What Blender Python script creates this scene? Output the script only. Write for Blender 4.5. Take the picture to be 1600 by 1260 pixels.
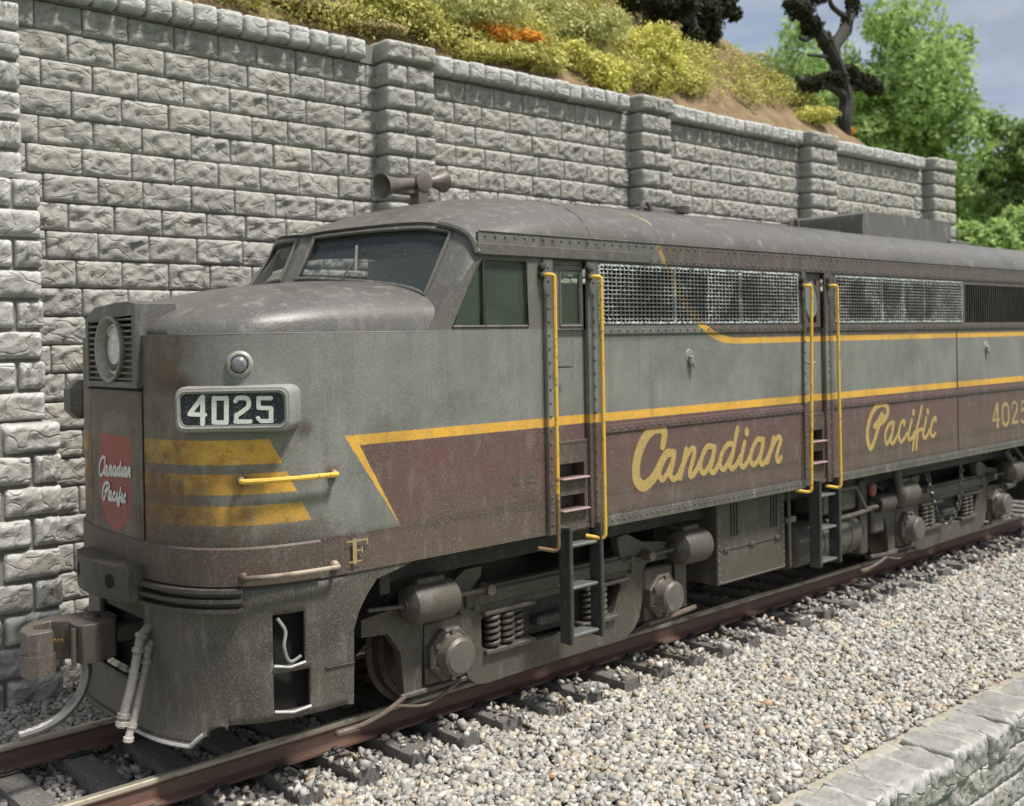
import bpy, bmesh, math, random
import numpy as np
from mathutils import Vector, Matrix, noise
from mathutils.geometry import tessellate_polygon
for o in list(bpy.data.objects): bpy.data.objects.remove(o)
R = math.radians
sc = bpy.context.scene
COL = sc.collection
rnd = random.Random(7)

# ------------------------------------------------------------------ camera
FPX, CAMP = 1650.0, Vector((0, -8.59, 3.28))
TH = math.atan(1819.3 / FPX); ROLL = math.atan(34 / 1819.0)
cam_d = bpy.data.cameras.new('camera'); cam = bpy.data.objects.new('camera', cam_d); COL.objects.link(cam)
cam_d.sensor_width = 36; cam_d.lens = 36 * FPX / 1600
cam_d.shift_y = -(630 - 531) / 1600
cam_d.clip_start = 0.05; cam_d.clip_end = 2000
fw = Vector((math.cos(TH), math.sin(TH), 0)); rt = Vector((math.sin(TH), -math.cos(TH), 0)); up = Vector((0, 0, 1))
M3 = Matrix((rt, up, -fw)).transposed().to_4x4()
cam.matrix_world = Matrix.Translation(CAMP) @ M3 @ Matrix.Rotation(-ROLL, 4, 'Z')
cam_d.dof.use_dof = True; cam_d.dof.focus_distance = 7.9; cam_d.dof.aperture_fstop = 1.6
sc.camera = cam
sc.render.resolution_x, sc.render.resolution_y = 1024, 806

# ------------------------------------------------------------------ sky, sun, exposure
SUN_EL, SUN_DIR = R(63), Vector((0.34, -0.80, 0))      # horizontal direction towards the sun
w = bpy.data.worlds.new('World'); sc.world = w; w.use_nodes = True
wn = w.node_tree; wn.nodes.clear()
out = wn.nodes.new('ShaderNodeOutputWorld'); bg = wn.nodes.new('ShaderNodeBackground'); bg.inputs[1].default_value = 0.088
sky = wn.nodes.new('ShaderNodeTexSky'); sky.sky_type = 'NISHITA'; sky.sun_disc = False
sky.sun_elevation = SUN_EL; sky.sun_rotation = math.atan2(SUN_DIR.x, SUN_DIR.y)
sky.air_density = 1.0; sky.dust_density = 2.0
tc = wn.nodes.new('ShaderNodeTexCoord'); mp = wn.nodes.new('ShaderNodeMapping'); mp.inputs['Scale'].default_value = (1, 1, 2.6)
nz = wn.nodes.new('ShaderNodeTexNoise'); nz.inputs['Scale'].default_value = 3.2; nz.inputs['Detail'].default_value = 5; nz.inputs['Roughness'].default_value = .5
rp = wn.nodes.new('ShaderNodeValToRGB'); rp.color_ramp.elements[0].position = .36; rp.color_ramp.elements[0].color = (.55, .55, .55, 1); rp.color_ramp.elements[1].position = .62; rp.color_ramp.elements[1].color = (.95, .95, .95, 1)
nz2 = wn.nodes.new('ShaderNodeTexNoise'); nz2.inputs['Scale'].default_value = 5; nz2.inputs['Detail'].default_value = 4
rp2 = wn.nodes.new('ShaderNodeValToRGB'); rp2.color_ramp.elements[0].position = .35; rp2.color_ramp.elements[0].color = (2.6, 2.95, 3.5, 1); rp2.color_ramp.elements[1].position = .68; rp2.color_ramp.elements[1].color = (6.2, 6.15, 6.0, 1)
mx = wn.nodes.new('ShaderNodeMix'); mx.data_type = 'RGBA'
L = wn.links.new
L(tc.outputs['Generated'], mp.inputs[0]); L(mp.outputs[0], nz.inputs[0]); L(mp.outputs[0], nz2.inputs[0]); L(nz.outputs[0], rp.inputs[0]); L(nz2.outputs[0], rp2.inputs[0])
L(rp.outputs[0], mx.inputs[0]); L(sky.outputs[0], mx.inputs[6]); L(rp2.outputs[0], mx.inputs[7]); L(mx.outputs[2], bg.inputs[0]); L(bg.outputs[0], out.inputs[0])
sd = bpy.data.lights.new('sun', 'SUN'); sd.energy = 3.3; sd.angle = R(9); sd.color = (1, .95, .87)
sun = bpy.data.objects.new('sun', sd); COL.objects.link(sun)
tow = Vector((SUN_DIR.x, SUN_DIR.y, 0)).normalized() * math.cos(SUN_EL) + Vector((0, 0, math.sin(SUN_EL)))
sun.rotation_euler = tow.to_track_quat('Z', 'Y').to_euler()
sc.view_settings.view_transform = 'Standard'; sc.view_settings.look = 'None'; sc.view_settings.exposure = 0.74; sc.view_settings.gamma = 1
sc.render.engine = 'CYCLES'

# ------------------------------------------------------------------ survey helpers: a sighting (px of the 1600 px photograph) meets a known plane of the place
def ray(x, y):
    x -= 800; y -= 531; c, s = math.cos(ROLL), math.sin(ROLL)
    return fw * FPX + rt * (x * c - y * s) - up * (x * s + y * c)
def AY(x, y, v): d = ray(x, y); return CAMP + d * ((v - CAMP.y) / d.y)
def AX(x, y, v): d = ray(x, y); return CAMP + d * ((v - CAMP.x) / d.x)
def AP(x, y, p0, n): d = ray(x, y); return CAMP + d * ((Vector(p0) - CAMP).dot(n) / d.dot(n))
def PR(p):
    d = Vector(p) - CAMP; a, b, c = d.dot(rt), d.dot(up), d.dot(fw)
    if c < .1: return (1e6, 1e6)
    u, v = FPX * a / c, -FPX * b / c; cc, s = math.cos(ROLL), math.sin(ROLL)
    return (800 + u * cc + v * s, 531 - u * s + v * cc)

# ------------------------------------------------------------------ mesh helpers
class MB:
    def __init__(s): s.v = []; s.f = []
    def add(s, vs, fs):
        b = len(s.v); s.v += [tuple(v) for v in vs]; s.f += [tuple(i + b for i in f) for f in fs]; return s
    def box(s, x0, x1, y0, y1, z0, z1, bev=0):
        if bev:
            b = min(bev, (x1-x0)*.45, (y1-y0)*.45, (z1-z0)*.45)
            vs = []; idx = {}
            for ix, X in enumerate((x0, x1)):
                for iy, Yv in enumerate((y0, y1)):
                    for iz, Z in enumerate((z0, z1)):
                        sx, sy, sz = (1 if ix == 0 else -1) * b, (1 if iy == 0 else -1) * b, (1 if iz == 0 else -1) * b
                        for k, p in enumerate(((X, Yv+sy, Z+sz), (X+sx, Yv, Z+sz), (X+sx, Yv+sy, Z))):
                            idx[(ix, iy, iz, k)] = len(vs); vs.append(p)
            fs = []
            for a in (0, 1):
                q = [(a, 0, 0), (a, 1, 0), (a, 1, 1), (a, 0, 1)]; fs.append([idx[(*p, 0)] for p in (q if a == 1 else q[::-1])])
                q = [(0, a, 0), (0, a, 1), (1, a, 1), (1, a, 0)]; fs.append([idx[(*p, 1)] for p in (q if a == 1 else q[::-1])])
                q = [(0, 0, a), (1, 0, a), (1, 1, a), (0, 1, a)]; fs.append([idx[(*p, 2)] for p in (q if a == 1 else q[::-1])])
            for a in (0, 1):
                for c in (0, 1):
                    fs.append([idx[(0, a, c, 1)], idx[(1, a, c, 1)], idx[(1, a, c, 2)], idx[(0, a, c, 2)]])
                    fs.append([idx[(a, 0, c, 0)], idx[(a, 1, c, 0)], idx[(a, 1, c, 2)], idx[(a, 0, c, 2)]])
                    fs.append([idx[(a, c, 0, 0)], idx[(a, c, 1, 0)], idx[(a, c, 1, 1)], idx[(a, c, 0, 1)]])
                    for e in (0, 1): fs.append([idx[(a, c, e, 0)], idx[(a, c, e, 1)], idx[(a, c, e, 2)]])
            return s.add(vs, fs)
        vs = [(x, y, z) for x in (x0, x1) for y in (y0, y1) for z in (z0, z1)]
        return s.add(vs, [(0, 1, 3, 2), (4, 6, 7, 5), (0, 4, 5, 1), (2, 3, 7, 6), (0, 2, 6, 4), (1, 5, 7, 3)])
    def tube(s, pts, r, n=8, caps=True):
        pts = [Vector(p) for p in pts]; m = len(pts); rs = r if isinstance(r, (list, tuple)) else [r] * m
        vs = []; ref = None
        for i, p in enumerate(pts):
            t = (pts[min(i+1, m-1)] - pts[max(i-1, 0)]).normalized()
            if ref is None: ref = Vector((0, 0, 1)) if abs(t.z) < .9 else Vector((1, 0, 0))
            a = t.cross(ref).normalized(); ref = a.cross(t).normalized()
            for k in range(n):
                g = 2 * math.pi * k / n; vs.append(p + (a * math.cos(g) + ref * math.sin(g)) * rs[i])
        fs = [(i*n+k, i*n+(k+1) % n, (i+1)*n+(k+1) % n, (i+1)*n+k) for i in range(m-1) for k in range(n)]
        if caps: fs += [tuple(range(n-1, -1, -1)), tuple(range((m-1)*n, m*n))]
        return s.add(vs, fs)
    def lathe(s, c, axis, prof, n=20):
        c = Vector(c); ax = Vector(axis).normalized(); a = ax.cross(Vector((0, 0, 1)) if abs(ax.z) < .9 else Vector((1, 0, 0))).normalized(); b = ax.cross(a)
        vs = []
        for h, r in prof:
            for k in range(n):
                g = 2*math.pi*(k+.5)/n; vs.append(c + ax*h + (a*math.cos(g) + b*math.sin(g))*max(r, 1e-4))
        m = len(prof); fs = [(i*n+k, (i+1)*n+k, (i+1)*n+(k+1) % n, i*n+(k+1) % n) for i in range(m-1) for k in range(n)]
        fs += [tuple(range(n)), tuple(range((m)*n-1, (m-1)*n-1, -1))]
        return s.add(vs, fs)
    def grid(s, P):
        nu, nv = len(P), len(P[0]); vs = [p for row in P for p in row]
        return s.add(vs, [(i*nv+j, (i+1)*nv+j, (i+1)*nv+j+1, i*nv+j+1) for i in range(nu-1) for j in range(nv-1)])
    def plate(s, outer, holes, y0, y1, mp=None):
        """outline (x,z), extruded from y0 (front) to y1"""
        if mp is None: mp = lambda x, z, y: (x, y, z)
        loops = [outer] + list(holes); pts = [p for l in loops for p in l]
        tris = tessellate_polygon([[Vector((p[0], p[1], 0)) for p in l] for l in loops]); n = len(pts)
        vs = [mp(p[0], p[1], y0) for p in pts] + [mp(p[0], p[1], y1) for p in pts]
        fs = [tuple(t) for t in tris] + [tuple(i+n for i in t[::-1]) for t in tris]; b = 0
        for l in loops:
            m = len(l); fs += [(b+i, b+(i+1) % m, n+b+(i+1) % m, n+b+i) for i in range(m)]; b += m
        return s.add(vs, fs)
    def panel(s, xs0, xs1, z0, z1, holes, y, depth=.04):
        X = sorted({xs0, xs1} | {v for h in holes for v in h[:2]}); Z = sorted({z0, z1} | {v for h in holes for v in h[2:]})
        for i in range(len(X)-1):
            for j in range(len(Z)-1):
                cx, cz = (X[i]+X[i+1])/2, (Z[j]+Z[j+1])/2
                if any(h[0] < cx < h[1] and h[2] < cz < h[3] for h in holes): continue
                s.add([(X[i], y, Z[j]), (X[i+1], y, Z[j]), (X[i+1], y, Z[j+1]), (X[i], y, Z[j+1])], [(0, 1, 2, 3)])
        for a, b, c, d in holes:
            yi = y + depth
            s.add([(a, y, c), (b, y, c), (b, y, d), (a, y, d), (a, yi, c), (b, yi, c), (b, yi, d), (a, yi, d)], [(0, 4, 5, 1), (1, 5, 6, 2), (2, 6, 7, 3), (3, 7, 4, 0)])
        return s
    def rivet(s, c, n, r=.011):
        c = Vector(c); n = Vector(n).normalized(); a = n.cross(Vector((0, 0, 1))).normalized(); b = n.cross(a)
        vs = [c + (a*math.cos(k*math.pi/3) + b*math.sin(k*math.pi/3))*r for k in range(6)] + [c + n*r*.6 + (a*math.cos(k*math.pi/3) + b*math.sin(k*math.pi/3))*r*.7 for k in range(6)] + [c + n*r*.95]
        return s.add(vs, [(k, (k+1) % 6, 6+(k+1) % 6, 6+k) for k in range(6)] + [(6+k, 6+(k+1) % 6, 12) for k in range(6)])
    def mesh(s, name, smooth=35, fix=True):
        me = bpy.data.meshes.new(name); me.from_pydata(s.v, [], s.f); me.validate()
        if fix:
            bm = bmesh.new(); bm.from_mesh(me); bmesh.ops.remove_doubles(bm, verts=bm.verts, dist=1e-5); bmesh.ops.recalc_face_normals(bm, faces=bm.faces); bm.to_mesh(me); bm.free()
        if smooth:
            me.polygons.foreach_set('use_smooth', [True]*len(me.polygons)); me.set_sharp_from_angle(angle=R(smooth))
        return me
    def build(s, name, mat, parent=None, label=None, kind=None, smooth=35, fix=True):
        o = bpy.data.objects.new(name, s.mesh(name, smooth, fix)); COL.objects.link(o)
        if mat: o.data.materials.append(mat)
        if parent: o.parent = parent
        if label: o['label'] = label
        if kind: o['kind'] = kind
        return o
def thing(name, label, cat, loc=(0, 0, 0), group=None):
    o = bpy.data.objects.new(name, None); o.empty_display_size = .2; COL.objects.link(o); o.location = loc; o['label'] = label; o['category'] = cat
    if group: o['group'] = group
    return o
def tag(o, label, cat, group=None):
    o['label'] = label; o['category'] = cat
    if group: o['group'] = group
    return o
def reparent(o, p):
    o.parent = p; o.matrix_parent_inverse = Matrix.Translation(-p.location)
def arc(pts, n=6, rr=.08):
    """round the corners of a 3D path"""
    pts = [Vector(p) for p in pts]; res = [pts[0]]
    for i in range(1, len(pts)-1):
        a, b, c = pts[i-1], pts[i], pts[i+1]; q = min(rr, (a-b).length*.48, (c-b).length*.48)
        p0 = b + (a-b).normalized()*q; p1 = b + (c-b).normalized()*q
        for k in range(n+1): t = k/n; res.append(p0*(1-t)**2 + b*2*t*(1-t) + p1*t*t)
    return res + [pts[-1]]
def smoothline(pts, n=5):
    P = [Vector(p) for p in pts]; P = [P[0]*2-P[1]] + P + [P[-1]*2-P[-2]]; o = []
    for i in range(1, len(P)-2):
        for k in range(n):
            t = k/n; a, b, c, d = P[i-1:i+3]
            o.append(.5*((2*b) + (c-a)*t + (2*a-5*b+4*c-d)*t*t + (3*b-a-3*c+d)*t**3))
    return o + [P[-2]]

# ------------------------------------------------------------------ material helpers
class S:
    def __init__(s, nt, k): s.nt, s.k = nt, k
    def _m(s, op, *a):
        n = s.nt.nodes.new('ShaderNodeMath'); n.operation = op
        for i, v in enumerate((s,)+a):
            if isinstance(v, S): s.nt.links.new(v.k, n.inputs[i])
            else: n.inputs[i].default_value = v
        return S(s.nt, n.outputs[0])
    def __add__(s, o): return s._m('ADD', o)
    def __sub__(s, o): return s._m('SUBTRACT', o)
    def __mul__(s, o): return s._m('MULTIPLY', o)
    def __neg__(s): return s._m('MULTIPLY', -1.0)
    def mn(s, o): return s._m('MINIMUM', o)
    def mx(s, o): return s._m('MAXIMUM', o)
    def ab(s): return s._m('ABSOLUTE')
    def pw(s, o): return s._m('POWER', o)
    def step(s, soft=.004):          # 1 where s>0
        return (s*(1/(2*soft)) + .5)._m('MINIMUM', 1.0)._m('MAXIMUM', 0.0)
    def ss(s, a, b):
        n = s.nt.nodes.new('ShaderNodeMapRange'); n.interpolation_type = 'SMOOTHSTEP'; s.nt.links.new(s.k, n.inputs[0]); n.inputs[1].default_value = a; n.inputs[2].default_value = b
        return S(s.nt, n.outputs[0])
class Mat:
    def __init__(s, name, rough=.6, metal=0.0, spec=.5):
        s.m = bpy.data.materials.new(name); s.m.use_nodes = True; s.nt = s.m.node_tree; s.b = s.nt.nodes['Principled BSDF']
        s.b.inputs['Roughness'].default_value = rough; s.b.inputs['Metallic'].default_value = metal; s.b.inputs['Specular IOR Level'].default_value = spec
        s.tc = s.nt.nodes.new('ShaderNodeTexCoord'); s.vec = s.tc.outputs['Object']
    def rnd_offset(s):
        oi = s.nt.nodes.new('ShaderNodeObjectInfo'); s.rand = S(s.nt, oi.outputs['Random'])
        c = s.nt.nodes.new('ShaderNodeVectorMath'); c.operation = 'MULTIPLY_ADD'; s.nt.links.new(oi.outputs['Location'], c.inputs[0]); c.inputs[1].default_value = (1.37, 1.1, 1.73); s.nt.links.new(s.vec, c.inputs[2]); s.vec = c.outputs[0]
        return s.rand
    def xyz(s):
        n = s.nt.nodes.new('ShaderNodeSeparateXYZ'); s.nt.links.new(s.vec, n.inputs[0]); return [S(s.nt, n.outputs[i]) for i in range(3)]
    def noise(s, scale, detail=3, rough=.55, stretch=None, dist=0):
        v = s.vec
        if stretch:
            m = s.nt.nodes.new('ShaderNodeMapping'); m.inputs['Scale'].default_value = stretch; s.nt.links.new(v, m.inputs[0]); v = m.outputs[0]
        n = s.nt.nodes.new('ShaderNodeTexNoise'); n.inputs['Scale'].default_value = scale; n.inputs['Detail'].default_value = detail; n.inputs['Roughness'].default_value = rough; n.inputs['Distortion'].default_value = dist
        s.nt.links.new(v, n.inputs['Vector']); return S(s.nt, n.outputs[0])
    def voro(s, scale, feat='F1', out='Distance'):
        n = s.nt.nodes.new('ShaderNodeTexVoronoi'); n.feature = feat; n.inputs['Scale'].default_value = scale; s.nt.links.new(s.vec, n.inputs['Vector']); return S(s.nt, n.outputs[out])
    def mix(s, f, a, b):
        n = s.nt.nodes.new('ShaderNodeMix'); n.data_type = 'RGBA'
        for i, v in ((0, f), (6, a), (7, b)):
            if isinstance(v, S): s.nt.links.new(v.k, n.inputs[i])
            elif i: n.inputs[i].default_value = (*v, 1)
            else: n.inputs[0].default_value = v
        return S(s.nt, n.outputs[2])
    def mulc(s, c, f):       # colour times value
        n = s.nt.nodes.new('ShaderNodeVectorMath'); n.operation = 'SCALE'; s.nt.links.new(c.k, n.inputs[0]); s.nt.links.new(f.k, n.inputs['Scale']); return S(s.nt, n.outputs[0])
    def attr(s, name):
        n = s.nt.nodes.new('ShaderNodeAttribute'); n.attribute_name = name; return S(s.nt, n.outputs['Color'])
    def color(s, c):
        if isinstance(c, S): s.nt.links.new(c.k, s.b.inputs['Base Color'])
        else: s.b.inputs['Base Color'].default_value = (*c, 1)
        return s
    def rough(s, r): s.nt.links.new(r.k, s.b.inputs['Roughness']); return s
    def bump(s, h, strength=.4, dist=.01):
        n = s.nt.nodes.new('ShaderNodeBump'); n.inputs['Strength'].default_value = strength; n.inputs['Distance'].default_value = dist
        s.nt.links.new(h.k, n.inputs['Height']); s.nt.links.new(n.outputs[0], s.b.inputs['Normal']); return s

GREY, MAROON, GOLD, SOOT, DUST, RUST = (.232, .230, .216), (.135, .070, .066), (.82, .44, .05), (.036, .031, .028), (.40, .39, .37), (.17, .075, .030)
def weather(M, base, dark=.5, dust=.35, rust=.25, soot=SOOT, spk=1.0):
    """airbrushed grime, dust streaks, rust blooms, specks of dust"""
    n1 = M.noise(1.7, 4, .6); n2 = M.noise(9, 4, .65, (1, 1, .35)); n3 = M.noise(55, 3, .7); n4 = M.noise(130, 2, .6)
    c = M.mix((n1.ss(.42, .72) * dark), base, soot)
    c = M.mix((n2.ss(.5, .8) * dust), c, DUST)
    c = M.mix((M.noise(2.3, 3, .6).ss(.56, .78) * n2.ss(.35, .7) * rust), c, RUST)
    n5 = M.noise(85, 3, .75)
    c = M.mix((n3.ss(.3, .75) * .30), c, tuple(v*.45 for v in soot))
    c = M.mix((n5.ss(.52, .66) * .16 * (n1.ss(.3, .6)+.4)), c, (.5, .49, .46))
    c = M.mix((n4.ss(.67, .73) * .50 * spk * n1.ss(.35, .6)), c, (.78, .77, .74))
    M.color(c); M.bump(n3 * .4 + n5 * .35 + n4 * .35, .5, .007)
    return n1, n3
def simple(name, col, rough=.6, metal=0, dark=.5, dust=.3, rust=.2, spk=1.0):
    M = Mat(name, rough, metal); weather(M, M.mix(0.0, col, col), dark, dust, rust, spk=spk); return M.m

def livery_mat():
    M = Mat('livery_paint', .52); x, y, z = M.xyz()
    wob = (M.noise(25, 2) - .5) * .012; xw = x + wob; zw = z + wob
    inb = lambda a, b: ((zw - a).step() * ((-zw) + b).step())
    endx = ((-zw) + 2.57) * .485 + 3.985
    side = ((-xw) + endx).step()
    nose = (inb(2.38, 2.565).mx(inb(2.155, 2.31)).mx(inb(1.922, 2.07))) * side
    outer = (xw - (((-zw) + 2.53) * .68 + 4.615)).step()           # right of outer diagonal
    inner = (xw - (((-zw) + 2.47) * .56 + 4.74)).step()
    low = (((-zw) + 2.462).step()) * inner * ((zw - 1.765).step())
    band = inb(1.765, 2.545) * outer
    gold = (band * ((-low) + 1.0)).mx(nose)
    # upper stripe: curve up to the roof; below it grey
    cz = (((-xw) + 9.85).mx(0.0)); zc = cz * cz * .24 + cz.pw(3.0) * .20 + 3.222
    near = (((-(zw - zc).ab()) + (cz * .016 + .034)).step()) * (xw - 8.2).step()
    gold = gold.mx(near * (((-((z-3.42).step(.03))) * .6) + .95))
    above = (zw - zc).step() * (xw - 8.2).step()
    mar = low.mx(((-zw) + 1.765).step()).mx(above)
    hood = (zw - 3.372).step() * ((-above) + 1.0)
    n1 = M.noise(1.3, 3)
    base = M.mix(n1.ss(.35, .7), GREY, (.180, .186, .176))
    base = M.mix(hood * .8, base, (.125, .115, .105))
    base = M.mix(mar, base, MAROON)
    base = M.mix(above*.85, base, (.098, .080, .070))
    wear = M.noise(70, 3, .7).ss(.60, .72) * .45
    base = M.mix(gold * ((-wear) + 1.0), base, GOLD)
    # airbrushed grime: under-hem spray towards the bottom, soot along the nose and roof
    g = M.noise(3.1, 3, .6)
    spray = (((-z) + 2.25) + (g - .5) * .9).ss(0.0, .75) * .55
    base = M.mix(spray, base, (.105, .088, .062))
    fr = (((-x) + 4.1) + (g - .5) * 1.1).ss(-.1, .8) * (((-z) + 2.5) + (g-.5)*.5).ss(0, .5) * .55
    base = M.mix(fr, base, (.07, .042, .025))
    low2 = (((-z) + 2.12) + (g - .5) * .5).ss(0, .4) * (((-x) + 4.5) + (g-.5)*.6).ss(0, .6) * .62
    base = M.mix(low2*.75, base, (.095, .060, .034))
    r3 = M.noise(4.2, 4, .65); rustn = (((-x) + 4.35) + (r3-.5)*1.6).ss(0, .7) * (((-z) + 2.62) + (r3-.5)*.7).ss(0, .35) * r3.ss(.42, .68) * .70
    base = M.mix(rustn, base, (.17, .075, .022))
    base = M.mix((((-x) + 3.56) + (r3-.5)*.25).ss(0, .12) * r3.ss(.35, .6) * .8, base, (.16, .07, .028))
    base = M.mix((((-x) + 4.7) + (g-.5)*.8).ss(0, .5) * (((-z) + 1.98) + (g-.5)*.3).ss(0, .22) * .6, base, (.05, .035, .025))
    edge_ = (((-x) + 3.62) + (g-.5)*.35).ss(0, .22) * .55
    base = M.mix(edge_, base, (.11, .055, .025))
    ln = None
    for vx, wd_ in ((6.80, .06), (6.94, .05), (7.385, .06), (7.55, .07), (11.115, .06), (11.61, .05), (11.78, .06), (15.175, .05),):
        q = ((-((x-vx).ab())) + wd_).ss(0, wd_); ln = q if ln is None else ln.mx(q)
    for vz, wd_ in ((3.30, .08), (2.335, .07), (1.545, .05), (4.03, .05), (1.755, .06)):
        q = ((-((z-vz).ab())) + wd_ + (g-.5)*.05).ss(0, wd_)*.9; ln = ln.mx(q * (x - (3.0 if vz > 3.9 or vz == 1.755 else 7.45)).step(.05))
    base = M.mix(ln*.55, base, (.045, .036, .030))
    strk = M.noise(11, 3, .6, (1, 1, .06)).ss(.52, .75)
    base = M.mix(strk*.30, base, (.10, .085, .065)); base = M.mix(M.noise(17, 3, .6, (1, 1, .05)).ss(.6, .8)*.18, base, (.42, .40, .36))
    # rust spots round the handrail bolts
    for hx, hz, rr in ((3.80, 2.27, .14), (4.49, 2.26, .10), (3.80, 1.56, .1), (4.49, 1.54, .12), (3.50, 2.97, .13), (4.25, 2.62, .10)):
        d = ((x - hx) * (x - hx) + (z - hz) * (z - hz)).pw(.5) + (g - .5) * .12
        base = M.mix(((-d) + rr).ss(0, rr) * .8, base, (.065, .03, .018))
    weather(M, base, .34, .20, .30)
    M.rough((M.noise(6, 3) * .35 + .33)); return M.m

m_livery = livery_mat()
m_roof = simple('roof_paint', (.118, .108, .096), .33, 0, .45, .45, .10)
m_hood = simple('hood_paint', (.122, .117, .108), .34, 0, .50, .50, .30)
m_under = simple('underframe_grime', (.055, .047, .038), .55, 0, .4, .22, .25)
m_pilot = simple('pilot_grime', (.094, .081, .066), .42, 0, .6, .30, .35)
m_dark = simple('blackened_metal', (.020, .018, .016), .6, 0, .4, .12, .1, .4)
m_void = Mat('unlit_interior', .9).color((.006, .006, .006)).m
m_steel = simple('worn_coupler_steel', (.15, .122, .105), .42, .3, .35, .35, .3, 1.5)
m_hem = simple('hem_band_paint', (.092, .062, .048), .5, 0, .4, .25, .4)
m_trim = simple('number_board_frame', (.34, .335, .31), .45, .1, .25, .35, .2)
m_door = None
def mk_yellow():
    M = Mat('handrail_yellow', .45); n = M.noise(22, 3, .6); c = M.mix(n.ss(.56, .68), (.72, .44, .06), (.33, .16, .07)); x, y, z = M.xyz(); c = M.mix(M.noise(60, 2).ss(.62, .7)*.6, c, (.75, .7, .6)); c = M.mix(((-z)+1.98+(n-.5)*.8).ss(0, .25) * ((-x)+7.3).step() * (x-6.5).step()*.9, c, (.12, .075, .05)); M.color(c).bump(n, .3, .004); return M.m
m_yellow = mk_yellow()
def mk_rusty_rail():
    M = Mat('handrail_rust', .5, .2); n = M.noise(20, 3, .6); M.color(M.mix(M.noise(4, 3).ss(.45, .62), (.11, .075, .06), (.36, .30, .24))).bump(n, .3, .004); return M.m
m_rustrail = mk_rusty_rail()
def mk_gold():
    M = Mat('gold_lettering', .5); n = M.noise(60, 3, .7); c = M.mix(n.ss(.35, .7), (.50, .345, .12), (.33, .23, .09)); c = M.mix(M.noise(80, 3, .7).ss(.55, .68)*.75, c, (.13, .08, .065)); M.color(c); return M.m
m_gold = mk_gold()
m_goldf = simple('faded_gold', (.40, .30, .12), .55, 0, .25, .3, .1)
def mk_glass(name, tint, alpha=.62, base=(.05, .055, .05)):
    m = bpy.data.materials.new(name); m.use_nodes = True; nt = m.node_tree; nt.nodes.clear()
    o = nt.nodes.new('ShaderNodeOutputMaterial'); t = nt.nodes.new('ShaderNodeBsdfTransparent'); t.inputs[0].default_value = (*tint, 1)
    g = nt.nodes.new('ShaderNodeBsdfPrincipled'); g.inputs['Base Color'].default_value = (.05, .055, .05, 1); g.inputs['Roughness'].default_value = .12
    mx = nt.nodes.new('ShaderNodeMixShader'); tcn = nt.nodes.new('ShaderNodeTexCoord'); nz = nt.nodes.new('ShaderNodeTexNoise'); nz.inputs['Scale'].default_value = 120; nz.inputs['Detail'].default_value = 2
    rr = nt.nodes.new('ShaderNodeValToRGB'); rr.color_ramp.elements[0].position = .64; rr.color_ramp.elements[0].color = (*base, 1); rr.color_ramp.elements[1].position = .72; rr.color_ramp.elements[1].color = (.5, .5, .48, 1)
    nt.links.new(tcn.outputs['Object'], nz.inputs[0]); nt.links.new(nz.outputs[0], rr.inputs[0]); nt.links.new(rr.outputs[0], g.inputs['Base Color'])
    g.inputs['Specular IOR Level'].default_value = .8; mx.inputs[0].default_value = alpha; nt.links.new(t.outputs[0], mx.inputs[1]); nt.links.new(g.outputs[0], mx.inputs[2]); nt.links.new(mx.outputs[0], o.inputs[0]); return m
m_glass = mk_glass('dusty_window_glass', (.8, .85, .83), .42, (.075, .088, .092))
m_glass2 = mk_glass('green_reflection_glass', (.86, .95, .86), .20, (.14, .17, .13))  # trees reflected in the side windows are put in as a green tint
m_cabin = Mat('cab_interior_green', .8).color((.46, .50, .42)).m
def xw_(x): return x
def mk_mesh_wire():
    M = Mat('grille_wire_chipped', .4, .3); n = M.noise(2.2, 3, .6); n2 = M.noise(45, 2, .6)
    x, y, z = M.xyz()
    edge = ((z-3.71).ab()).ss(.21, .29); dl = (((-xw_(x)) + 7.95).ss(0, .5))
    bands = ((-((x-9.30).ab())) + .05).step(.02).mx(((-((x-13.6).ab())) + .05).step(.02))
    wh = (n2.ss(.44, .60) * (edge*.9 + n.ss(.40, .66)*.55 + bands*.9 + dl*.9 + .12)).mn(1.0)
    c = M.mix(wh, M.mix(n.ss(.3, .7), (.09, .09, .088), (.20, .20, .195)), (.78, .79, .80))
    cz = (((-x) + 9.85).mx(0.0)); zc = cz * cz * .24 + cz.pw(3.0) * .20 + 3.222
    near = (((-(z - zc).ab()) + (cz * .03 + .03)).step()) * (x - 8.2).step() * ((-x)+9.8).step()
    M.color(M.mix(near*.65, c, (.34, .25, .12))); return M.m
m_wire = mk_mesh_wire()

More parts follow.
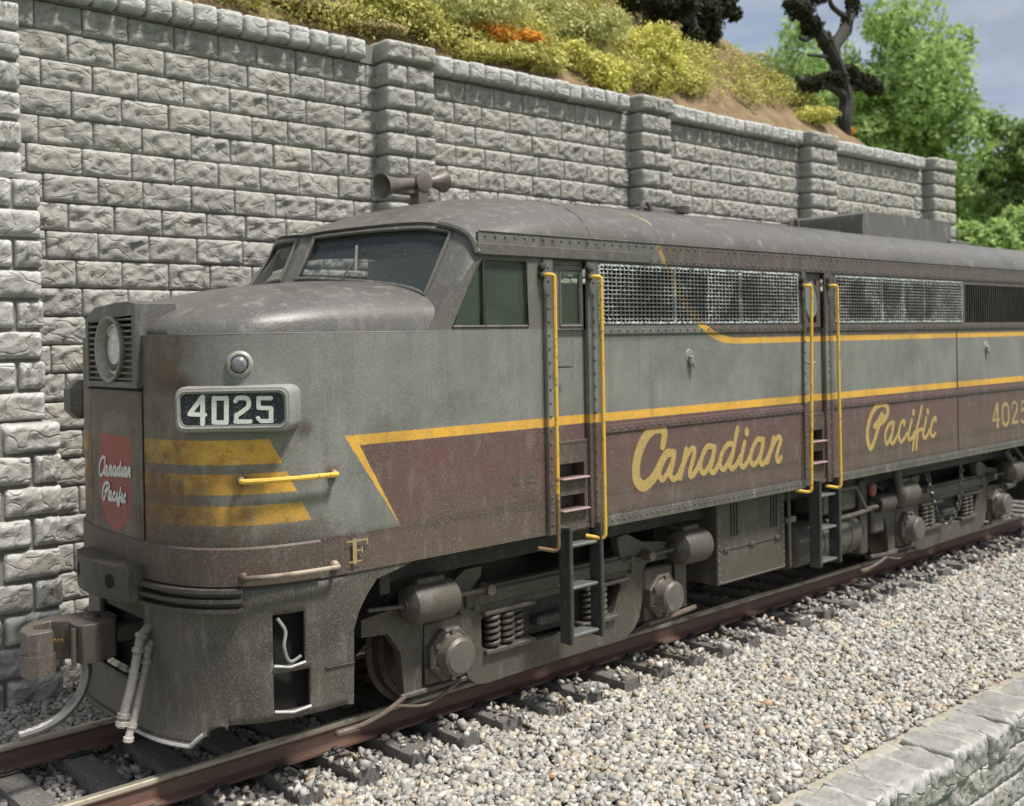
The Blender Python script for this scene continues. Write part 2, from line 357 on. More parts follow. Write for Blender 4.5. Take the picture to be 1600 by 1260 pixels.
# =================================================================== SETTING
# ---- stones
def mk_stone(name, base, var, white=.25, sc_=1.0):
    M = Mat(name, .88, 0, .25); r = M.rnd_offset(); n = M.noise(5*sc_, 5, .62); n2 = M.noise(26*sc_, 4, .7); n3 = M.noise(90, 2, .6); gg = (M.noise(2.6*sc_, 1, .4, (1.3, 1.0, 2.0), .5) - .5).ab().ss(0, .05)
    c = M.mix(n.ss(.3, .72), tuple(v*.80 for v in base), tuple(min(1, v*1.18) for v in base))
    c = M.mix(r.ss(.0, 1.0) * var, c, (base[0]*.66, base[1]*.67, base[2]*.68))
    c = M.mix((r*7.3)._m('FRACT').ss(.6, 1.0) * .18, c, (base[0]*1.08, base[1]*1.0, base[2]*.84))
    c = M.mix(M.noise(2.1, 3).ss(.52, .7)*.35, c, (base[0]*1.02, base[1]*.96, base[2]*.80))
    c = M.mix(n2.ss(.60, .74) * white, c, (.62, .62, .60))
    c = M.mix(((-gg)+1.0) * .16, c, tuple(v*.6 for v in base))
    c = M.mix(n2.ss(.42, .26) * .45, c, tuple(v*.45 for v in base))
    geo = M.nt.nodes.new('ShaderNodeNewGeometry'); pt = S(M.nt, geo.outputs['Pointiness'])
    c = M.mix(pt.ss(.505, .58) * white * 1.6, c, (.66, .66, .64))
    M.color(c); M.bump(n*.6 + n2*.45 + n3*.14 + gg*.28, .95, .035); return M.m
m_stone = mk_stone('wall_stone', (.368, .358, .322), .45, .20)
m_stone2 = mk_stone('buttress_stone', (.39, .382, .35), .3, .5)
m_cop = mk_stone('coping_stone_mat', (.45, .455, .44), .3, .35)
m_near = mk_stone('edge_wall_stone', (.31, .305, .285), .5, .3)
m_mortar = Mat('grey_mortar', .95); m_mortar.color(m_mortar.mix(m_mortar.noise(20, 3), (.16, .155, .13), (.25, .245, .21))); m_mortar = m_mortar.m  # mottled grey mortar for the cores and joints
m_tan = mk_stone('sandy_ledge', (.37, .35, .295), .3, .2)

def stone_mesh(seed, W, D, H, r=.018, amp=.042, nx=18, nz=10, ny=3, side=True):
    off = Vector((seed*7.13, seed*3.7, seed*1.9)); mb = MB()
    def P(x, y, z):
        q = Vector((x, y, z)); c = Vector((max(-W/2+r, min(W/2-r, x)), max(-D/2+r, min(D/2-r, y)), max(-H/2+r, min(H/2-r, z))))
        d = q-c; q = c + d.normalized()*r if d.length > 1e-6 else q
        k = 1.0 if y < -D/2+1e-4 else .45
        e = noise.noise(q*7.5+off) + .6*noise.noise(q*17+off*2); e2 = noise.ridged_multi_fractal(q*4.2+off, .9, 2, 3, 1, 2)
        n = (q-c).normalized() if d.length > 1e-6 else Vector((0, 0, 0))
        inner = max(0, min(1, (min(W/2-abs(x), H/2-abs(z)))/.05)) if y < -D/2+1e-4 else .5
        rr_ = Vector((q.x*.8+q.z*1.3, 0, q.z*.9-q.x*.5)); vv = abs(noise.noise(Vector((rr_.x*4.2, rr_.z*9.5, seed*2.3)))); vv2 = abs(noise.noise(Vector((q.x*7-q.z*9, q.z*6, seed*5.1))))
        e = e*.8 - 1.0*max(0, .16-vv)/.16 - .6*max(0, .12-vv2)/.12 + .3
        q += Vector((n.x*.3, -1 if y < -D/2+1e-4 else 0, n.z*.3)) * (amp*(e*.6 + (e2-.9)*.45)*inner + .012*inner) * k
        q += Vector((noise.noise(q*9+off*3), 0, noise.noise(q*9-off*3)))*.006
        return q
    L_ = lambda n, a: [-a/2 + a*i/n for i in range(n+1)]
    X, Yv, Z = L_(nx, W), L_(ny, D), L_(nz, H)
    mb.grid([[P(x, -D/2, z) for z in Z] for x in X])
    mb.grid([[P(x, y, H/2) for y in Yv] for x in X]); mb.grid([[P(x, y, -H/2) for y in Yv] for x in X])
    mb.grid([[P(-W/2, y, z) for z in Z] for y in Yv]); mb.grid([[P(W/2, y, z) for z in Z] for y in Yv])
    bm_me = mb.mesh('stone_block', 0)
    me = bm_me; me.polygons.foreach_set('use_smooth', [True]*len(me.polygons)); return me
SW, SD, SH = .56, .22, .312
VAR = [stone_mesh(i, SW-.011, SD, SH-.011) for i in range(16)]
CW = .30
CVAR = [stone_mesh(40+i, CW-.012, .50, .27, r=.05, amp=.035, nx=7, nz=7, ny=6) for i in range(8)]
BVAR = [stone_mesh(60+i, SW-.02, .5, SH-.02, r=.05, amp=.042, nx=14, nz=8, ny=6) for i in range(10)]
for me in VAR: me.materials.append(m_stone)
for me in BVAR: me.materials.append(m_stone2)
for me in CVAR: me.materials.append(m_cop)
PVAR = [m.copy() for m in BVAR]
for me in PVAR: me.materials.clear(); me.materials.append(m_stone)
def place(name, me, loc, scale, parent, rz=0):
    o = bpy.data.objects.new(name, me); COL.objects.link(o); o.location = Vector(loc) - parent.location; o.scale = scale; o.rotation_euler.z = rz; o.parent = parent; return o
def join_stuff(name, items, parent, mats):
    """items (mesh, loc, scale) as one joined mesh"""
    vs, fs, mi, b = [], [], [], 0
    for me, loc, s in items:
        n = len(me.vertices); co = np.empty(n*3); me.vertices.foreach_get('co', co); co = co.reshape(-1, 3)*np.array(s) + np.array(loc); vs.append(co)
        for p in me.polygons: fs.append([i+b for i in p.vertices])
        b += n
    if not items: return
    me2 = bpy.data.meshes.new(name); me2.from_pydata(np.concatenate(vs).tolist(), [], fs); me2.polygons.foreach_set('use_smooth', [True]*len(me2.polygons)); me2.materials.append(mats)
    o = bpy.data.objects.new(name, me2); COL.objects.link(o); o.parent = parent; o['kind'] = 'stuff'; return o

# ---- the retaining wall behind the track
WY, PY = 3.4, 3.0
px = lambda p, v, y: AY(p, v, y).x
pil = [(px(605, 150, PY), px(680, 150, PY)), (px(1003, 220, PY), px(1050, 220, PY)), (px(1268, 270, PY), px(1309, 270, PY)), (px(1460, 290, PY), px(1493, 290, PY))]
wall = thing('retaining_wall', 'long grey rock faced stone retaining wall with piers and coping behind the locomotive', 'wall')
WX0, WX1, WT = 1.2, pil[-1][1], 7.06
MB().box(WX0, WX1, WY-.072, WY+.9, -1.0, WT+.1).build('mortar_bed', m_mortar, wall)
items = []; rows = int((WT+.35)/SH)
zt = WT
for k in range(rows+1):
    z = zt - SH*(k+.5); x = WX0 - (k % 2)*SW*.5 + rnd.uniform(-.03, .03)
    while x < WX1:
        wd = SW*rnd.choice((.92, 1, 1, 1.06)) ; cx = x+wd/2
        if not any(a-.05 < x and x+wd < b+.05 for a, b in pil):
            items.append((rnd.choice(VAR), (cx, WY+rnd.uniform(-.012, .012), z), (wd/SW, 1, 1)))
        x += wd
def vis(loc):
    u, v = PR(loc); return -40 < u < 1640 and -30 < v < 1290 and (loc[2] > 4.1 + (loc[0]-8)*.02 or loc[0] < 4.6)
items.sort(key=lambda t: (not vis(t[1]), (Vector(t[1])-CAMP).length))
nv = min(296, sum(vis(t[1]) for t in items))
for me, loc, s in items[:nv]: place('stone', me, loc, s, wall)
join_stuff('distant_stones', items[nv:], wall, m_stone)
for a, b in pil:                       # piers with their own stones
    MB().box(a+.05, b-.05, PY+.05, WY+.3, -1, WT+.3).build('pier_core', m_mortar, wall)
    for k in range(rows+1):
        z = zt - SH*(k+.5)
        if z < 3.2: continue
        wt = b-a; cut = wt*(.60 if k % 2 else .42)
        place('pier_stone', rnd.choice(PVAR), (a+cut/2, PY+.25, z), (cut/SW*1.03, 1.0, 1), wall)
        place('pier_stone', rnd.choice(PVAR), (a+cut+(wt-cut)/2, PY+.25, z), ((wt-cut)/SW*1.03, 1.0, 1), wall)
    for q in (0, 1):
        place('pier_cap_stone', rnd.choice(PVAR), (a+wt*(.25+.5*q), PY+.22, WT+.165), (wt*.5/SW*1.06, 1.05, .95), wall)
x = WX0; ci = []
while x < WX1:
    wd = CW*rnd.uniform(.85, 1.15)
    if not any(a-.12 < x+wd/2 < b+.12 for a, b in pil):
        ci.append((rnd.choice(CVAR), (x+wd/2, WY-.02+rnd.uniform(-.015, .015), WT+.155+rnd.uniform(-.012, .012)), (wd/CW, 1, 1)))
    x += wd
for me, loc, s in ci: place('coping_stone', me, loc, s, wall)
MB().box(WX0, WX1, WY-.12, WY+.6, WT-.0, WT+.25).build('coping_bed', m_mortar, wall)

# ---- stepped buttress at the left
but = thing('stone_buttress', 'stepped grey stone buttress with white worn edges at the left of the wall', 'buttress', (2.8, 3.0, -.35))
for (xr, yf, z0, z1) in ((3.88, 2.65, -.36, 2.53), (3.80, 2.85, 2.53, 5.05), (3.68, 3.05, 5.05, 8.5)):
    o = MB().box(1.0, xr-.04, yf+.05, 3.6, z0, z1-.05).build('core', m_mortar, None); reparent(o, but)
    n = round((z1-z0)/SH); h = (z1-z0)/n
    for k in range(n):
        z = z0+h*(k+.5); x = xr + rnd.uniform(-.015, .015); long_ = True; j = 0
        while x > 1.0:
            wd = (SW*1.05 if (k % 2 == 0) else SW*.5) if j == 0 else SW*rnd.uniform(.95, 1.1)
            o = place('stone', rnd.choice(BVAR), (x-wd/2, yf+.25+rnd.uniform(-.015, .015), z), (wd/SW, 1, h/SH), but); x -= wd; j += 1

# ---- track
TIE_Z, PITCH = -.2, .538
track = thing('railway_track', 'railway track with rust brown rails on dark grey ties under the locomotive', 'railway track')
m_rail = Mat('rail_rust', .6); _x, _y, _z = m_rail.xyz()
_c = m_rail.mix(m_rail.noise(14, 3, .6, (.3, 1, 1)), (.085, .046, .033), (.17, .10, .078)); _c = m_rail.mix(m_rail.noise(40, 3).ss(.6, .75)*.5, _c, (.22, .17, .13))
_c = m_rail.mix((_z + .038).ss(0, .01) * m_rail.noise(9, 3, .6, (.4, 1, 1)).ss(.3, .55)*.7, _c, (.50, .46, .36)); m_rail.color(_c).bump(m_rail.noise(50, 3), .4, .006); m_rail = m_rail.m
m_top = Mat('rail_running_surface', .3, .7); m_top.color(m_top.mix(m_top.noise(12, 3, .6, (.3, 1, 1)), (.45, .42, .33), (.75, .71, .60))); m_top = m_top.m
for sy in (-1, 1):
    c = sy*.755; prof = [(-.10, -.2), (-.10, -.178), (-.022, -.155), (-.018, -.06), (-.036, -.045), (-.036, -.008), (-.026, 0), (.026, 0), (.036, -.008), (.036, -.045), (.018, -.06), (.022, -.155), (.10, -.178), (.10, -.2)]
    mb = MB(); n = len(prof); xs = [-2 + i*1.0 for i in range(90)]
    for i, xx in enumerate(xs): mb.v += [(xx, c+a, b) for a, b in prof]
    mb.f = [(i*n+k, (i+1)*n+k, (i+1)*n+(k+1) % n, i*n+(k+1) % n) for i in range(len(xs)-1) for k in range(n)]
    ro = mb.build('rail', m_rail, track, fix=False, smooth=20)
    MB().box(-2, 87, c-.022, c+.022, .0005, .003).build('running_surface', m_top, ro)
m_tie = Mat('tie_plastic_grey', .8); m_tie.rnd_offset(); _n = m_tie.noise(18, 4, .7, (5, .6, 1)); _c = m_tie.mix(_n, (.060, .058, .055), (.21, .205, .195)); _c = m_tie.mix(m_tie.noise(35, 3).ss(.50, .66)*.7, _c, (.27, .25, .215)); _c = m_tie.mix(m_tie.noise(5, 3).ss(.5, .7)*.5, _c, (.17, .13, .09)); m_tie.color(_c).bump(_n, .8, .02); m_tie = m_tie.m
TV = []
for i in range(5):
    mb = MB(); W2, L2 = .118, 1.37
    P = []
    for a in range(7):
        xx = -W2 + W2*2*a/6; P.append([(xx, -L2+2*L2*b/26, .0 + .009*noise.noise(Vector((xx*30, b*.5, i*5))) - (.012 if a in (0, 6) else 0)) for b in range(27)])
    mb.grid(P)
    for sx in (0, 6): mb.grid([[Vector(p) for p in P[sx]], [(p[0]*1.03, p[1], -.19) for p in P[sx]]])
    for b in (0, 26): mb.grid([[Vector(r[b]) for r in P], [(r[b][0], r[b][1]*1.005, -.19) for r in P]])
    me = mb.mesh('tie', 30); me.materials.append(m_tie); TV.append(me)
TX0 = 4.335 - PITCH*12; ties = []
for k in range(140):
    x = TX0+k*PITCH+rnd.uniform(-.015, .015); ties.append(x)
    o = bpy.data.objects.new('tie', rnd.choice(TV)); COL.objects.link(o); o.location = (x, rnd.uniform(-.02, .02), TIE_Z-rnd.uniform(.0, .012)); o.rotation_euler.z = rnd.uniform(-.012, .012); o.parent = track
mb = MB()
for x in ties[:70]:
    for c in (-.755, .755):
        mb.box(x-.085, x+.085, c-.16, c+.16, -.199, -.183, .006)
        for s in (-1, 1):
            mb.box(x-.03, x+.03, c+s*.125-.02, c+s*.125+.02, -.19, -.155, .008)
mb.build('spikes_and_plates', m_dark, track, kind='stuff')

# ---- ground sheets
def ground(x, y):
    a = abs(y)
    if a < 1.45: return -.315
    if y > 0: return -.300 - .05*min(1, (y-1.45)/1.5)
    t = min(1, (a-1.45)/2.1); return -.312 - .25*t**1.2
mg = Mat('ballast_bed', .95); vcol = mg.voro(26, 'F1', 'Color'); vd = mg.voro(26)
n_ = mg.nt.nodes.new('ShaderNodeSeparateColor'); mg.nt.links.new(vcol.k, n_.inputs[0]); rv = S(mg.nt, n_.outputs[0])
_c = mg.mix(rv, (.20, .19, .17), (.52, .50, .46)); _c = mg.mix(vd.ss(.35, .75)*.8, _c, (.08, .075, .065)); mg.color(_c).bump(-vd, 1.0, .04); mg = mg.m
mb = MB(); ys = [-3.6, -3.2, -2.8, -2.4, -2.0, -1.7, -1.45, -1.2, 0, 1.2, 1.45, 2.2, 3.0, 3.5]
mb.grid([[(x, y, ground(x, y)-.03) for y in ys] for x in [-4, 0, 5, 10, 20, 40, 90]]); mb.build('ballast_bed', mg, None, kind='structure')
mgr = Mat('grass_ground', .95); mgr.color(mgr.mix(mgr.noise(.6, 4), (.05, .09, .02), (.10, .16, .04))); mgr = mgr.m
mb = MB(); mb.grid([[(x, y, -2.62 if y < 50 else -1.5) for y in (-600, -100, 0, 100, 900)] for x in (-300, 0, 100, 400, 1500)]); mb.build('ground', mgr, None, kind='structure')

# ---- ballast stones (nobody could count them)
def gravel(name, N, xr, yr, size, seed, zoff=0.0, keep=None, dens=None):
    g = np.random.default_rng(seed); phi = (1+5**.5)/2
    V0_ = np.array([(-1, phi, 0), (1, phi, 0), (-1, -phi, 0), (1, -phi, 0), (0, -1, phi), (0, 1, phi), (0, -1, -phi), (0, 1, -phi), (phi, 0, -1), (phi, 0, 1), (-phi, 0, -1), (-phi, 0, 1)])/1.9
    F = np.array([(0, 11, 5), (0, 5, 1), (0, 1, 7), (0, 7, 10), (0, 10, 11), (1, 5, 9), (5, 11, 4), (11, 10, 2), (10, 7, 6), (7, 1, 8), (3, 9, 4), (3, 4, 2), (3, 2, 6), (3, 6, 8), (3, 8, 9), (4, 9, 5), (2, 4, 11), (6, 2, 10), (8, 6, 7), (9, 8, 1)])
    V = np.array([(a, b, c) for a in (-1, 1) for b in (-1, 1) for c in (-1, 1)])/1.6; F = np.array([(0, 1, 3), (0, 3, 2), (4, 7, 5), (4, 6, 7), (0, 4, 5), (0, 5, 1), (2, 3, 7), (2, 7, 6), (0, 2, 6), (0, 6, 4), (1, 5, 7), (1, 7, 3)])
    x = xr[0] + (xr[1]-xr[0])*g.random(N)**(dens or 1.0); y = g.uniform(*yr, N)
    z = np.array([ground(a, b) for a, b in zip(x, y)]) + zoff
    tx = (x-TX0+PITCH*.5) % PITCH - PITCH*.5
    ontie = (np.abs(tx) < .15) & (np.abs(y) < 1.46)
    rail = (np.abs(np.abs(y)-.755) < .13)
    m = ~(rail) & ~(ontie & (g.random(N) > .0))
    spill = ontie & ~rail & (np.abs(y) > .95) & (g.random(N) < .10)
    z = np.where(spill, TIE_Z+.012, z); m = m | spill
    if keep is not None: m &= keep(x, y)
    x, y, z = x[m], y[m], z[m]; n = len(x)
    s = size*g.lognormal(0, .24, n).clip(.55, 1.7)
    z = z + s*.25 + g.uniform(-.012, .02, n)
    A = g.normal(size=(n, 3, 3)); Q, _ = np.linalg.qr(A)
    P = V[None]*(1+g.uniform(-.50, .30, (n, 8, 1))) + g.uniform(-.16, .16, (n, 8, 3))
    P = P*(s[:, None, None]*g.uniform(.42, 1.3, (n, 1, 3))); P = np.einsum('nij,nkj->nki', Q, P); P[:, :, 2] *= .85
    P = P + np.stack([x, y, z], 1)[:, None]
    me = bpy.data.meshes.new(name); me.vertices.add(n*8); me.vertices.foreach_set('co', P.reshape(-1).astype(np.float32))
    FF = (F[None] + (np.arange(n)*8)[:, None, None]).reshape(-1); me.loops.add(len(FF)); me.loops.foreach_set('vertex_index', FF.astype(np.int32))
    me.polygons.add(n*12); me.polygons.foreach_set('loop_start', np.arange(0, n*36, 3, dtype=np.int32)); me.polygons.foreach_set('loop_total', np.full(n*12, 3, dtype=np.int32)); me.update()
    pal = np.array([(.62, .60, .55), (.74, .72, .67), (.50, .485, .45), (.40, .39, .365), (.66, .57, .44), (.56, .47, .36), (.72, .66, .55), (.33, .31, .28), (.62, .40, .25)])
    c_dust = np.exp(-np.clip(np.abs(np.abs(y)-.755)-.12, 0, 9)/.16)
    k = g.choice(9, n, p=[.26, .15, .20, .13, .08, .05, .08, .045, .005]); c = pal[k]*g.uniform(.50, .84, (n, 1)); c = c*(1-.55*c_dust[:, None]) + np.array((.12, .085, .055))*.55*c_dust[:, None]; c = np.concatenate([c, np.ones((n, 1))], 1)
    at = me.color_attributes.new('Col', 'FLOAT_COLOR', 'POINT'); at.data.foreach_set('color', np.repeat(c, 8, 0).reshape(-1).astype(np.float32))
    me.materials.append(m_grav); o = bpy.data.objects.new(name, me); COL.objects.link(o); o['kind'] = 'stuff'; return o, n
M = Mat('crushed_stone', .8, 0, .3); _a = M.attr('Col'); _n = M.noise(45, 3, .6); _c = M.mulc(_a, _n*.55+.68); M.color(_c).bump(M.noise(120, 2), .4, .005); m_grav = M.m
LEDGE = lambda x: -3.46
g1, n1 = gravel('ballast', 56000, (1.8, 20), (-3.56, -.86), .037, 1, dens=1.25)
tag(g1, 'pale grey and cream crushed stone ballast around the track', 'gravel')
g2, n2 = gravel('ballast', 17000, (1.6, 9), (-.64, 3.0), .036, 2)
tag(g2, 'pale ballast stones between the rails and along the foot of the wall', 'gravel')
g3, n3 = gravel('ballast', 16000, (18, 42), (-3.4, 3.2), .055, 3)
tag(g3, 'blurred pale ballast far down the line past the locomotive', 'gravel')
g4, n4 = gravel('ballast', 9000, (8.5, 19), (-.64, .64), .04, 4)
tag(g4, 'shaded ballast stones under the locomotive between the rails', 'gravel')
print('gravel', n1, n2, n3, n4)

# ---- low stone wall at the lower right
edge = thing('edge_wall', 'low wall of weathered pale stone blocks along the gravel at lower right', 'wall', (8, -4.0, -.9))
EZ = -.56
for nm, (a, b, c, d, e, f) in (('core', (2, 40, -4.02, -3.5, -2.6, EZ-.06)),):
    o = MB().box(a, b, c, d, e, f).build(nm, m_mortar, None); reparent(o, edge)
EV = []
for i in range(8):
    me = stone_mesh(90+i, .40, .46, .30, r=.022, amp=.040, nx=14, nz=9, ny=12); me.materials.append(m_near)
    # rough the tops too
    for v in me.vertices:
        if v.co.z > .1: v.co.z += .025*noise.noise(v.co*6+Vector((i*3, 0, 0))) + .014*noise.noise(v.co*19+Vector((i, 5, 0)))
    EV.append(me)
x = 4.5
while x < 34:
    wd = .40*rnd.uniform(.7, 1.4)
    place('coping_block', rnd.choice(EV), (x+wd/2, -3.93+rnd.uniform(-.03, .03), EZ-.12+rnd.uniform(-.02, .02)), (wd/.41, rnd.uniform(1.0, 1.14), 1), edge); x += wd
TVv = []
for i in range(5):
    me = stone_mesh(120+i, .8, .26, .1, r=.02, amp=.02, nx=12, nz=4, ny=6); me.materials.append(m_tan)
    for v in me.vertices: v.co.z += .012*noise.noise(v.co*9+Vector((i*3, 0, 0)))
    TVv.append(me)
x = 4.5
while x < 34:
    wd = .8*rnd.uniform(.7, 1.2); place('ledge_slab', rnd.choice(TVv), (x+wd/2, -3.575, EZ-.055), (wd/.81, 1, 1), edge); x += wd
VARN = [m.copy() for m in VAR[:6]]
for me in VARN: me.materials.clear(); me.materials.append(m_near)
for k in range(6):
    z = EZ-.26-.285*(k+.5); x = 6.4 - (k % 2)*.25
    while x < 20:
        wd = .5*rnd.uniform(.85, 1.1)
        place('stone', rnd.choice(VARN), (x+wd/2, -4.04+rnd.uniform(-.01, .01), z), (wd/SW, 1, .285/SH), edge); x += wd

# =================================================================== LOCOMOTIVE
loco = thing('diesel_locomotive', 'weathered grey and maroon diesel locomotive with gold stripes and script lettering on the track', 'locomotive')
HB, SEAM, SILL, ZT = 1.525, 3.365, 1.46, 4.035
NA, NXF, NN = 1.40, 3.39, 3.3; NX = NXF+NA
XR = 19.4
def plan(n=64, off=0.0, far=True, xmax=None):
    """outline of the nose in plan, from the near side (-y) round to the far side (+y)"""
    P = []
    for i in range(n+1):
        t = -math.pi/2 + math.pi*i/n
        c, s = math.cos(t), math.sin(t)
        P.append((NX - NA*abs(c)**(2/NN), HB*(1 if s > 0 else -1)*abs(s)**(2/NN)))
    if off:
        Q = []
        for i, p in enumerate(P):
            a, b = P[max(i-1, 0)], P[min(i+1, n)]; d = Vector((b[0]-a[0], b[1]-a[1], 0)).normalized(); nrm = Vector((-d.y, d.x, 0))
            if nrm.x*(p[0]-NX-.01)+nrm.y*p[1] < 0: nrm = -nrm
            Q.append((p[0]+nrm.x*off, p[1]+nrm.y*off))
        P = Q
    return P
def nose_at(x):                       # (y<0) point and outward normal at a given x
    q = max(0, (NX-x)/NA); y = -HB*(1-q**NN)**(1/NN); e = 1e-3; q2 = max(0, (NX-x-e)/NA); y2 = -HB*(1-q2**NN)**(1/NN)
    d = Vector((e, y2-y, 0)).normalized(); n = Vector((d.y, -d.x, 0)); return Vector((x, y, 0)), n if n.y < 0 else -n
def nose_y(y):
    return NX - NA*(1-(abs(y)/HB)**NN)**(1/NN)

# ---- nose shell (z 1.76 .. 3.365) with the hem band
P = plan(90)
body = MB()
pn = [p for p in P]
zs = [SILL] + [1.74 + (SEAM-1.74)*i/10 for i in range(11)]
body.grid([[(x, y, z) for z in zs] for x, y in pn])
body.panel(NX, XR, SILL, SEAM, [(6.935, 7.375, 1.50, 3.365), (11.20, 11.60, 1.50, 3.365)], -HB, .05)
# upper side with cab window
body.plate([(5.47, SEAM), (6.935, SEAM), (6.935, ZT), (6.02, ZT)], [[(5.72, 3.40), (6.61, 3.40), (6.61, 4.0), (6.05, 4.0)]], -HB, -HB+.05)
body.panel(7.375, 11.20, SEAM, ZT, [(7.56, 11.03, 3.41, 4.01)], -HB, .06)
body.panel(11.60, XR, SEAM, ZT, [(11.86, 15.36, 3.41, 4.01), (15.46, 18.9, 3.41, 3.97)], -HB, .08)
# far side, tail
body.panel(NX, XR, SILL, SEAM, [], HB, 0); body.panel(6.0, XR, SEAM, ZT, [(6.05, 6.65, 3.42, 4.0)], HB, 0)
body.add([(XR, -HB, SILL), (XR, HB, SILL), (XR, HB, 4.2), (XR, -HB, 4.2)], [(0, 1, 2, 3)])
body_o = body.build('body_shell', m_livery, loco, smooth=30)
# hem band
hb = MB(); Q = plan(90, .022); Q2 = plan(90, .004)
hb.grid([[(q2[0], q2[1], 1.762), (q[0], q[1], 1.748), (q[0], q[1], 1.475), (q2[0], q2[1], 1.462)] for q, q2 in zip(Q, Q2)][4:-4])
hb.build('hem_band', m_hem, loco, smooth=50)

# ---- nose hood
hood = MB(); Hn = plan(90, -.042); Hx = [(5.62-.12*i, -HB+.042) for i in range(7)] + Hn + [(4.9+.12*i, HB-.03) for i in range(7)]
def hood_h(x): return (.20 + .30*min(1, max(0, (x-3.35)/.55))**.6 + .145*max(0, x-3.9)) if x < 3.9 else .50-.0 + .075*(x-3.9)
def hood_top(x):                     # ridge heights along the centre line
    T = [(3.35, 3.62), (3.707, 3.672), (4.02, 3.735), (4.38, 3.785), (4.69, 3.815), (4.985, 3.84), (5.7, 3.86)]
    for (a, b), (c, d) in zip(T, T[1:]):
        if x <= c: return b + (d-b)*(x-a)/(c-a)
    return T[-1][1]
G = []
for x, y in Hx:
    row = []
    for j in range(19):
        r = 1 - (j/18)**1.6; cx = NX if x < NX else x
        X_, Y_ = cx + (x-cx)*r, y*r
        if x < NX: X_ = max(X_, x)
        xr_ = X_; h = hood_top(xr_)-SEAM
        row.append((X_, Y_, SEAM + h*(1-r**3.0)**(1/2.2)))
    G.append(row)
# underside lip that closes the shadow gap at the seam
for row, (x, y) in zip(G, Hx): row.insert(0, (x*1.0+ (NX-x)*.02 if x < NX else x, y*.97, SEAM-.03))
hood.grid(G)
hood.build('nose_hood', m_hood, loco, smooth=60)
lip = MB(); Lp = plan(90, -.006)
lip.tube([(p[0], p[1], SEAM-.004) for p in [(5.50, -HB+.006)]+Lp+[(5.5, HB-.006)]], .008, 6); lip.build('nose_ledge', m_livery, loco, smooth=60)

